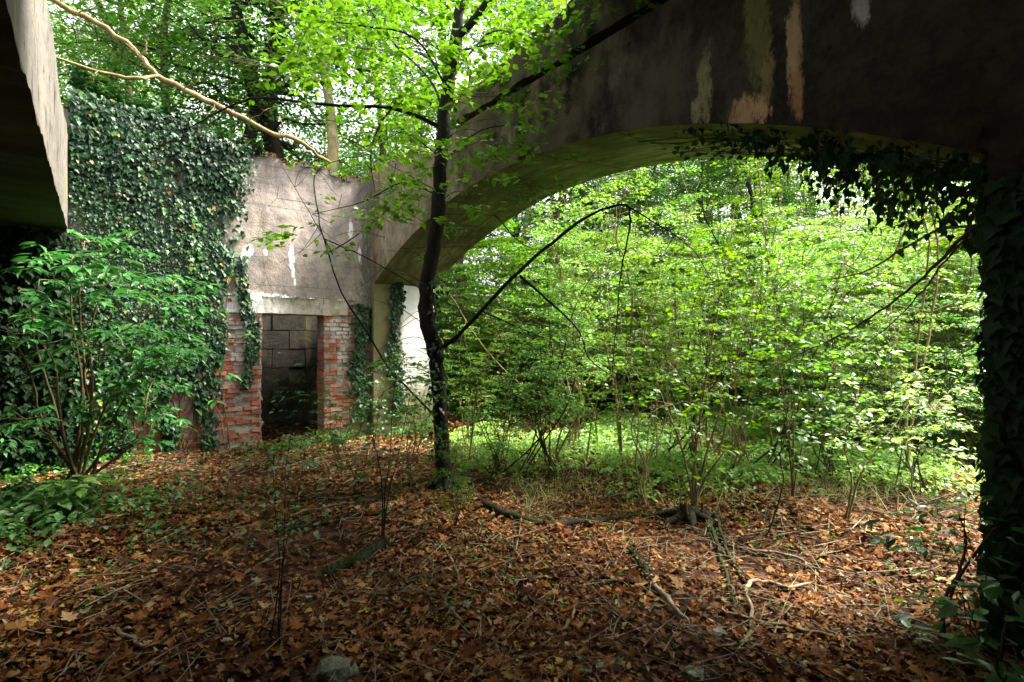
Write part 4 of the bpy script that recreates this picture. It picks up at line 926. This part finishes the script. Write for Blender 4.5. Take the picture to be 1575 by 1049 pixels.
limb('bent_stem', 'thin tan sapling stem arching over behind the dark tree trunk', 'branch',
     [G(915,690), P(860,625,8.3), P(800,590,8.3), P(745,535,8.2), P(700,465,8.1), P(675,425,8.0), P(655,380,8.0)], [.014,.013,.012,.011,.010,.008,.006], 'twig', seed=5)

# ---------------------------------------------------------------- shrubs with big leaves, left
def build_left_shrub():
    R = np.random.default_rng(61); base = G(122, 735)
    base[1] = min(base[1], 5.7); base[0] = (118-787.5)/FPX*base[1]; base[2] = float(gz(base[0], base[1])); Yb = base[1]
    root = thing('shrub', 'broad many-stemmed shrub with long pointed leaves in front of the ivy wall at left', 'shrub', base)
    tops = [(60,430,-.2),(110,400,0),(170,420,-.1),(230,470,.1),(270,540,.2),(200,600,0),(60,520,-.5),(10,500,-.6),(150,520,-.5),(30,640,-.7),(240,640,.2),(130,370,.2)]
    lv = LV(T_PT)
    for k, (px, py, dY) in enumerate(tops):
        e = P(px, py, Yb+dY); m1 = base+(e-base)*.35+R.normal(0, .08, 3)+np.array((0, 0, .12)); m2 = base+(e-base)*.7+R.normal(0, .07, 3)+np.array((0, 0, .1))
        w = MB(); b0 = base+R.normal(0, .07, 3)*np.array((1, 1, 0)); c = w.tube([b0, m1, m2, e], [.020, .015, .011, .005], 6, 5, .004, R)
        for j in range(8):
            p = c[int(R.integers(len(c)//2, len(c)))]; d = R.normal(0, 1, 3); d[2] = abs(d[2])*.3; d /= np.linalg.norm(d); f = p+d*R.uniform(.15, .35); w.tube([p, (p+f)/2+R.normal(0, .02, 3), f], [.005, .004, .002], 4, 2)
        link('stem', w.mesh('stem', base, True), M['twig'], root)
        nn = 9; C = e + R.normal(0, 1, (nn, 3))*np.array((.30, .24, .11)); az = R.uniform(-2.2, 1.2, nn)
        # palmate whorls: clusters of leaflets round a stalk end
        for cc, a in zip(C, az):
            m = 7; th = a + np.linspace(-1.5, 1.5, m) + R.normal(0, .1, m)
            lv.add(np.tile(cc, (m, 1))+R.normal(0, .01, (m, 3)), np.stack([np.cos(th), np.sin(th), np.full(m, -.28)+R.normal(0, .1, m)], 1), np.tile((0, 0, 1.0), (m, 1))+R.normal(0, .25, (m, 3)), .155*R.uniform(.7, 1.15, m))
    for x0, y0, x1, y1, n, sz in ((150,420,300,560,34,.12),(60,380,200,460,24,.14),(150,575,250,625,24,.095),(0,450,70,500,12,.14),(200,490,315,550,26,.10),(0,655,60,690,6,.1),(180,630,250,680,9,.08)):
        C = np.array([P(R.uniform(x0, x1), R.uniform(y0, y1), Yb+R.uniform(-.5, .6)) for _ in range(n)]); lv.sprays(R, C, R.uniform(-1.8, .8, n), .32, 11, sz, .3, .3, .05)
    link('foliage', lv.mesh('foliage', R, .14, base), M['leaf_shrub'], root)
build_left_shrub()

def hand_sapling(label, basepx, stems, leafreg, seed, mat='leaf_under', wood='twig_dark', size=.06, nl=8, r=.010, name='sapling', tmpl=None, L=.22, cat='sapling'):
    """stems: list of polylines (px,py,dY) starting at the base; leafreg: (x0,y0,x1,y1,dY,n) sprays"""
    R = np.random.default_rng(seed); base = G(*basepx); Yb = base[1]
    root = thing(name, label, cat, base); lv = LV(tmpl or T_OV); allc = []
    for st in stems:
        pts = [base+np.array((R.normal(0, .02), R.normal(0, .02), -.03))]+[P(x, y, Yb+d) for x, y, d in st]
        w = MB(); c = w.tube(pts, np.linspace(r, r*.3, len(pts)), 5, 5, .002, R)
        for j in range(7):
            p = c[int(R.integers(len(c)//3, len(c)))]; d = R.normal(0, 1, 3); d[2] = abs(d[2])*.8; d /= np.linalg.norm(d); f = p+d*R.uniform(.1, .4)*(Yb/6)
            w.tube([p, (p+f)/2+R.normal(0, .02, 3), f], [r*.35, r*.25, .0012], 3, 2); allc.append(f)
        link('stem', w.mesh('stem', base, True), M[wood], root); allc += list(c[len(c)//2::3])
    for x0, y0, x1, y1, dY, n in leafreg:
        C = np.array([P(R.uniform(x0, x1), R.uniform(y0, y1), Yb+R.uniform(-dY, dY)) for _ in range(n)])
        for c in C:
            d = min(allc, key=lambda p: np.linalg.norm(p-c)) if allc else c
        lv.sprays(R, C, R.uniform(0, 6.28, n), L, nl, size, .15, .4)
        TWS = MB()
        for c in C[::2]:
            d = min(allc, key=lambda p: np.linalg.norm(p-c)); TWS.tube([d, (d+c)/2+np.array((0, 0, .03)), c], [.0035, .0025, .0015], 3, 2)
        link('twigs', TWS.mesh('twigs', base, True), M[wood], root)
    if allc:
        A = np.array(allc); lv.sprays(R, A, R.uniform(0, 6.28, len(A)), L, nl//2+1, size, .15, .4)
    link('foliage', lv.mesh('foliage', R, .12, base), M[mat], root); return root
hand_sapling('thin dark sapling whose stems rise between the doorway and the main tree', (590, 842), [[(592,760,0),(600,700,0),(604,620,.1),(612,560,.2)], [(600,750,0),(615,690,.1),(632,600,.2)], [(588,760,0),(580,700,-.1),(560,640,-.1)]], [(560,555,650,640,.4,14),(640,560,690,620,.3,6)], 71, 'leaf_cool', size=.048, r=.007)
hand_sapling('sparse dark twiggy sapling standing in the leaf litter below the doorway', (432, 985), [[(432,900,0),(438,800,0),(440,720,.1),(452,640,.2)], [(430,880,0),(424,780,0),(420,700,0)], [(436,860,0),(455,780,.1),(470,690,.2)]], [(400,640,500,720,.3,7)], 72, 'leaf_cool', size=.034, r=.0045)
hand_sapling('multi-stemmed bush left of the bright grass, leaning stems fanned like a vase', (850, 722), [[(835,690,0),(828,640,0),(850,560,.2),(870,490,.3)], [(858,680,0),(880,610,.1),(892,520,.3),(905,450,.4)], [(845,690,0),(840,640,.1),(790,560,.3),(770,500,.4)], [(862,690,0),(890,640,0),(930,590,.1)]], [(690,440,960,600,1.3,130),(760,560,940,680,.9,60)], 73, 'leaf_under', 'twig', .052, r=.013)
hand_sapling('sapling clump growing from the mossy stump, stems straight and close', (1068, 792), [[(1066,740,0),(1075,660,0),(1090,560,.2),(1110,440,.4),(1130,340,.6)], [(1075,745,0),(1092,680,0),(1130,560,.1),(1165,430,.3)], [(1060,740,0),(1045,680,0),(1010,590,.1),(990,520,.2)], [(1080,745,0),(1110,700,0),(1160,640,0)], [(1070,740,0),(1064,660,0),(1060,560,.1)]], [(960,380,1210,560,1.4,140),(970,540,1180,670,1,60)], 74, 'leaf_under', 'twig', .052, r=.013)
hand_sapling('pair of thin upright stems right of the stump clump', (1222, 770), [[(1220,700,0),(1222,640,0),(1240,540,.1),(1262,440,.3)], [(1215,700,0),(1210,640,0),(1195,540,0),(1190,430,.2)], [(1228,710,0),(1245,650,0),(1290,560,.2)]], [(1150,360,1350,560,1.3,120),(1180,540,1330,670,.9,44)], 75, 'leaf_under', 'twig', .052, r=.010)
hand_sapling('slanting dark sapling between the stump clump and the pair of thin stems', (1180, 830), [[(1192,790,0),(1205,740,0),(1200,700,0),(1215,650,.1),(1230,600,.2)]], [(1180,620,1250,700,.2,5)], 76, 'leaf_cool', size=.05, r=.008)
hand_sapling('young sapling with stems leaning towards the right pier', (1300, 800), [[(1320,740,0),(1350,690,0),(1400,620,.2)], [(1310,740,0),(1300,680,0),(1320,600,.2)]], [(1280,560,1500,700,.9,80)], 77, 'leaf_under', 'twig', .05)
hand_sapling('wispy green seedling growing in the doorway opening', (470, 655), [[(465,630,-.1),(450,600,-.1),(432,580,-.1)], [(468,620,0),(485,590,0),(494,560,0)]], [(420,560,500,640,.15,12)], 78, 'leaf_mid', size=.07, cat='seedling', name='seedling')
hand_sapling('knee-high seedling in front of the brick right of the doorway', (575, 690), [[(572,640,0),(568,600,0),(560,560,.1)], [(580,650,0),(590,600,0)]], [(545,560,615,660,.3,16)], 79, 'leaf_cool', size=.06, cat='seedling', name='seedling')
hand_sapling('dark sapling close to the right pier, out-of-focus leaves over the litter', (1445, 985), [[(1452,930,0),(1475,880,0),(1485,830,0),(1475,790,0)], [(1460,920,0),(1500,850,-.1),(1530,810,-.1)]], [(1400,760,1530,850,.3,10),(1360,960,1500,1010,.3,7)], 80, 'leaf_cool', size=.085, tmpl=T_PT, nl=5)
hand_sapling('shadowed broad-leaved seedling at the bottom right corner', (1540, 1060), [[(1540,1000,0),(1550,940,0)], [(1530,1010,0),(1500,980,0)]], [(1490,880,1570,1000,.25,9)], 81, 'leaf_cool', size=.10, tmpl=T_PT, nl=5, name='seedling', cat='seedling')
hand_sapling('bright upright nettle-like plant with heart-shaped leaves at lower left', (105, 800), [[(103,770,0),(100,740,0)], [(110,780,0),(125,750,0)], [(100,780,0),(80,760,0)]], [(75,735,135,790,.15,8)], 82, 'leaf_mid', size=.13, nl=4, name='nettle', cat='plant', L=.12)
for i, (px, py) in enumerate(((270, 810), (310, 765), (250, 770), (465, 735), (225, 850), (200, 800))):
    hand_sapling('tiny %s seedling in the litter, %s' % (('leggy','leafy','pale','wilted','dark','bushy')[i], ('below the brick wall foot','nearest the ivy foot','left of the leafy one','straight below the doorway','nearer the nettle','right of the nettle')[i]), (px, py), [[(px+4, py-30, 0), (px-3, py-60, 0)], [(px-6, py-25, 0)]], [(px-15, py-65, px+15, py-15, .1, 4)], 90+i, 'leaf_mid', size=.045, nl=4, r=.004, name='seedling', cat='seedling', L=.1)

# ---------------------------------------------------------------- floor: litter, herbs
def view_pts(R, n, r0, r1, power, half=53):
    u = R.random(n); r = (r0**power + u*(r1**power-r0**power))**(1/power); th = math.radians(90)+np.radians(R.uniform(-half, half, n))
    return r*np.cos(th), r*np.sin(th)
def build_litter():
    R = np.random.default_rng(101); parts = []
    for n, r0, r1, tmpl, size, pw in ((17000, 1.6, 5.5, T_MP, .048, 1.4), (2200, 1.6, 5.5, T_MP, .080, 1.4), (34000, 1.6, 5.5, T_OV, .036, 1.4), (32000, 5.0, 9.5, T_MP, .050, 1.3), (16000, 5, 9.5, T_RH, .055, 1.3), (17000, 9, 18, T_RH, .09, 1.3)):
        x, y = view_pts(R, n, r0, r1, pw); a, b = FR(x, y)
        clump = sn(np.stack([x, y, x*0], 1), 1.2, 2)
        ok = (R.random(n) < np.clip(.8+.7*clump+.08*(np.hypot(x, y)-4), .12, 1)) & ~((b > -.05) & (b < .36) & (a < 0) & ~((a > DX0+.05) & (a < DX1-.05))) & ~((a > 0) & (a < 1.2) & (b > -.15)) & (b < 1.65+ (a > .5)*40)
        x, y = x[ok], y[ok]; n = len(x); th = R.uniform(0, 6.28, n)
        Pp = np.stack([x, y, gz(x, y)+.006+np.abs(R.normal(0, .018, n))], 1)
        D = np.stack([np.cos(th), np.sin(th), R.normal(0, .32, n)], 1); N = R.normal(0, .48, (n, 3)); N[:, 2] = 1
        V, F = leaf_mesh(tmpl, Pp, D, N, size*R.uniform(.45, 1.3, n), .32, R); parts.append((V, F))
    mb = MB(); [mb.add(V, F) for V, F in parts]
    o = link('leaf_litter', mb.mesh('leaf_litter'), M['dead']); tag(o, 'fallen rust-brown maple leaves covering the floor of the ruin', 'leaf litter', kind='stuff')
    # crumbs of twig
    mb = MB(); n = 4200; x, y = view_pts(R, n, 1.8, 8.5, 1.4)
    for i in range(n):
        a, b = FR(x[i], y[i])
        if b > -.2: continue
        th = R.uniform(0, 3.14); L = .03+.34*R.random()**3; d = np.array((math.cos(th), math.sin(th), 0))*L; p = np.array((x[i], y[i], float(gz(x[i], y[i]))+.03))
        mb.tube([p-d, p+R.normal(0, .012, 3), p+d+np.array((0, 0, R.normal(0, .02)))], [.0015+L*.009, .0025, .001], 4, 1)
    o = link('twig_debris', mb.mesh('twig_debris'), M['deadwood']); tag(o, 'scattered broken twigs among the fallen leaves', 'twig debris', kind='stuff')
build_litter()
def herbs(name, label, cond, n, box, size, h, mat, seed, nl=6, tmpl=T_RH):
    R = np.random.default_rng(seed); x = R.uniform(box[0], box[2], n); y = R.uniform(box[1], box[3], n)
    ok = np.array([cond(a, b) for a, b in zip(x, y)]) & (R.random(n) < np.clip(.5+1.1*sn(np.stack([x, y, x*0], 1), 1.3, 3), .04, 1))
    x, y = x[ok], y[ok]; n = len(x); lv = LV(tmpl)
    hh = h*R.uniform(.3, 1.1, n); Pp = np.stack([x, y, gz(x, y)+hh], 1)
    lv.sprays(R, Pp, R.uniform(0, 6.28, n), size*2.0, nl, size, .35, .35, .15)
    o = link(name, lv.mesh(name, R, .12), M[mat]); tag(o, label, name.replace('_', ' '), kind='stuff')
_pr = random.Random(4)
def patch(cx, cy, rx, ry): return lambda x, y: ((x-cx)/rx)**2+((y-cy)/ry)**2 < _pr.uniform(.35, 1.5)
herbs('ground_cover', 'bright green woodland herbs carpeting the clearing just outside the arch', lambda x, y: FR(x, y)[0] > -.3 and FR(x, y)[1] < -1.5 and patch(4.0, 9.0, 5.4, 3.8)(x, y), 34000, (-1.4, 5.2, 9.8, 13), .06, .20, 'leaf_cover', 111)
herbs('undergrowth', 'tangled low green undergrowth on the wood floor beyond the clearing', lambda x, y: FR(x, y)[0] > 1.7 and not patch(4.2, 9.6, 4, 2.9)(x, y), 16000, (-4, 6, 20, 22), .10, .28, 'leaf_under', 112)
T_GR = tm([(0,-.012,0),(0,.012,0),(.5,-.009,.0),(.5,.009,.0),(1,0,0)], [(0,2,1),(1,2,3),(2,4,3)])
def grass(name, label, mat, n, cond, box, h, seed):
    R = np.random.default_rng(seed); x = R.uniform(box[0], box[2], n); y = R.uniform(box[1], box[3], n)
    ok = np.array([cond(a, b) for a, b in zip(x, y)]) & (R.random(n) < np.clip(.45+.9*sn(np.stack([x, y, x*0], 1), 1.6, 2), .03, 1)); x, y = x[ok], y[ok]; n = len(x)
    th = R.uniform(0, 6.28, n); lv = LV(T_GR); lv.add(np.stack([x, y, gz(x, y)], 1), np.stack([np.cos(th)*.5, np.sin(th)*.5, R.uniform(.2, 1.2, n)], 1), np.stack([-np.cos(th), -np.sin(th), th*0+.6], 1), h*R.uniform(.4, 1.2, n))
    tag(link(name, lv.mesh(name, R, .5), M[mat]), label, name.replace('_', ' '), kind='stuff')
grass('grass', 'thin green grass tufts between the arch and the clearing', 'leaf_cover', 9000, lambda x, y: FR(x, y)[0] > -2.2 and FR(x, y)[1] < -2.4, (0, 5, 8, 9.5), .20, 121)
grass('dry_grass', 'straw-coloured dead stems standing in the litter by the clearing', 'straw', 2600, lambda x, y: FR(x, y)[0] > -1.6 and FR(x, y)[1] < -2.4, (0, 4.6, 8, 10), .32, 122)
herbs('seedlings', 'scattered seedlings in the leaf litter under the arch', lambda x, y: FR(x, y)[1] < -.2, 4200, (-4, 3.0, 5, 8.4), .04, .05, 'leaf_mid', 113, 4)
def floor_moss():
    R = np.random.default_rng(119); x, y = view_pts(R, 60000, 2.2, 8.5, 1.3, 50); a, b = FR(x, y)
    k = (sn(np.stack([x, y, x*0+5], 1), 1.1, 3) > .62) & (b < -.2); x, y = x[k], y[k]; n = len(x); lv = LV(T_RH)
    lv.add(np.stack([x, y, gz(x, y)+.012+np.abs(R.normal(0, .010, n))], 1), R.normal(0, 1, (n, 3)), R.normal(0, .6, (n, 3))+np.array((0, 0, 1)), .022*R.uniform(.5, 1.3, n))
    tag(link('floor_moss', lv.mesh('floor_moss', R, .1), M['moss']), 'low cushions of dark moss between the fallen leaves', 'moss', kind='stuff')
floor_moss()
herbs('wall_foot_weeds', 'weeds and creeping ivy along the foot of the back wall', lambda x, y: -.75 < FR(x, y)[1] < -.03 and -4.6 < FR(x, y)[0] < 1.2, 4200, (-7, 5, 0, 9.6), .06, .16, 'leaf_mid', 114, 5)
herbs('ground_ivy', 'green nettles and ground ivy at the lower left corner', lambda x, y: patch(-4.6, 4.7, 1.3, 1.2)(x, y), 1500, (-6.5, 3.4, -3, 6), .075, .20, 'leaf_cool', 115, 5, T_OV)

# ---------------------------------------------------------------- dead wood on the floor
def gl(pts, dz=.03): return [G(x, y, dz+(p[0] if p else 0)) for x, y, *p in pts]
wood = [
 ('log', 'mossy black log running from the main tree foot towards the stump', [(700,750),(740,775),(790,800),(850,810),(910,806),(970,798),(1035,795)], [.03,.045,.045,.038,.030,.026,.022], 'deadwood_dark', 420),
 ('root', 'mossy root ridge curving left from the main tree foot', [(676,745),(640,745),(600,760),(560,780),(520,792)], [.045,.04,.03,.025,.015], 'deadwood_dark', 160),
 ('log', 'short mossy log slanting down left in front of the doorway', [(592,838),(560,862),(530,875),(500,892)], [.05,.055,.045,.03], 'deadwood_dark', 240),
 ('branch', 'pair of pale dead sticks lying left of the main tree, upper one', [(575,775),(530,778),(480,790),(430,803)], [.012,.016,.018,.012], 'deadwood', 0),
 ('branch', 'mossy stick just under the pale dead sticks', [(585,795),(540,795),(490,812),(425,820)], [.012,.02,.022,.02], 'deadwood_dark', 120),
 ('branch', 'mossy rotten log with a white peeled end right of the centre', [(968,848),(990,878),(1000,900)], [.025,.028,.024], 'deadwood_dark', 160),
 ('branch', 'white peeled broken stick continuing the rotten log', [(1000,895),(1018,920),(1040,945),(1062,965)], [.015,.018,.015,.008], 'deadwood', 0),
 ('branch', 'pale crooked branch with a sharp elbow at lower right', [(1110,1002),(1145,995),(1158,950),(1148,912),(1165,900),(1205,908),(1245,905)], [.009,.012,.012,.013,.015,.015,.008], 'deadwood', 0),
 ('branch', 'crooked tan branch bent twice in the foreground centre', [(675,835),(695,870),(703,900),(685,925),(695,945),(712,965)], [.007,.010,.011,.011,.014,.009], 'twig', 0),
 ('branch', 'dark stick slanting down from the stump, left of a pair', [(1090,800),(1105,850),(1120,900),(1132,945)], [.02,.016,.013,.008], 'deadwood_dark', 60),
 ('branch', 'dark stick slanting down from the stump, right of a pair', [(1100,795),(1118,850),(1145,900)], [.016,.013,.009], 'deadwood_dark', 60),
 ('branch', 'straight grey stick crossing the bright litter right of the stump', [(1110,840),(1160,852),(1220,862),(1250,875)], [.014,.014,.012,.008], 'deadwood', 0),
 ('branch', 'long thin stick lying across the lower right litter', [(1120,950),(1200,970),(1280,985),(1350,985)], [.010,.012,.012,.006], 'twig', 0),
 ('branch', 'thin fork curling up from the litter at lower centre', [(845,985),(870,970),(885,945),(880,935)], [.010,.010,.008,.004], 'bark_fallen', 0),
 ('branch', 'pale stick poking out at the far left edge', [(-10,918),(20,912),(45,905)], [.014,.016,.010], 'deadwood', 0),
 ('branch', 'small peeled stick lower left of the short mossy log', [(180,975),(200,990),(222,1002)], [.012,.015,.008], 'deadwood', 0),
 ('branch', 'thin mossy branch rising right from the main tree foot', [(700,735),(740,715,.05),(790,703,.05),(850,712)], [.02,.018,.014,.008], 'deadwood_dark', 80),
 ('branch', 'brown stick half sunk in leaves at bottom centre', [(560,918),(600,924),(650,930)], [.012,.013,.008], 'twig', 0),
 ('branch', 'grey stick at the bottom edge right of centre', [(890,1042),(920,1036),(945,1030)], [.012,.012,.008], 'deadwood', 0),
 ('branch', 'long straw-coloured stick along the foot of the brick wall', [(400,730),(450,718),(500,705),(545,700)], [.012,.012,.01,.006], 'deadwood', 0),
 ('branch', 'pale stick in the bright litter by the right pier', [(1440,900),(1480,893),(1525,898)], [.012,.014,.008], 'deadwood', 0),
]
for i, (nm, lb, pts, rad, mat, moss) in enumerate(wood):
    limb(nm if nm != 'branch' else 'fallen_stick', lb, 'log' if nm == 'log' else ('root' if nm == 'root' else 'stick'), gl(pts, .028), [q*(.85 if mat == 'deadwood_dark' else .9) for q in rad], mat, 8, None, moss, None, 200+i, .006)
def build_stump():
    R = np.random.default_rng(131); base = G(1062, 800); root = thing('stump', 'rotten mossy stump with splintered top beside the stump clump', 'stump', base)
    w = MB()
    for k in range(16):
        a = R.uniform(0, 6.28); r = R.uniform(.02, .13); p = base+np.array((math.cos(a)*r, math.sin(a)*r, -.05)); w.tube([p, p+np.array((R.normal(0, .02), R.normal(0, .02), R.uniform(.08, .24)))], [.035, .012], 5, 1, 0, R)
    for k in range(7):
        a = k*.9; w.tube([base+np.array((0, 0, .08)), base+np.array((math.cos(a)*.15, math.sin(a)*.15, .05)), base+np.array((math.cos(a)*.38, math.sin(a)*.38, -.03))], [.05, .04, .015], 6, 3, .004, R)
    link('wood', w.mesh('wood', base, True), M['deadwood_dark'], root)
    lv = LV(T_RH); n = 260; Pp = base+R.normal(0, .09, (n, 3))*np.array((1, 1, .5))+np.array((0, 0, .1)); lv.add(Pp, R.normal(0, 1, (n, 3)), R.normal(0, 1, (n, 3)), .02*R.uniform(.6, 1.3, n)); link('moss', lv.mesh('moss', R, .1, base), M['moss'], root)
build_stump()
def stone(label, px, py, sx, sy, sz, seed):
    bp = G(px, py); R = np.random.default_rng(seed)
    import bmesh
    bm = bmesh.new(); bmesh.ops.create_icosphere(bm, subdivisions=4, radius=1)
    for v in bm.verts:
        n = mnoise.fractal(v.co*1.3+Vector((seed, 0, 0)), 1, 2, 4); c = v.co*(1+.28*n)
        v.co = Vector((c.x*sx, c.y*sy, max(-.5, min(c.z, .75+.1*n))*sz))
    me = bpy.data.meshes.new('stone'); bm.to_mesh(me); bm.free()
    for p in me.polygons: p.use_smooth = True
    o = link('stone', me, M['stone']); o.location = (bp[0], bp[1], bp[2]+sz*.25); tag(o, label, 'stone')
stone('grey lichened stone at the bottom edge, left of centre', 514, 1044, .098, .085, .07, 5)
stone('small flat yellowish stone in the dark litter at lower right', 1106, 978, .045, .04, .03, 6)
stone('pale stone half buried at the bottom edge below the small flat one', 1070, 1040, .06, .05, .03, 7)
stone('whitish chip of rubble in the litter at lower left', 170, 872, .025, .02, .015, 8)

# protos that were never placed would sit at the origin: none are; tidy the helper flags
for o in bpy.data.objects:
    if 'used' in o: del o['used']
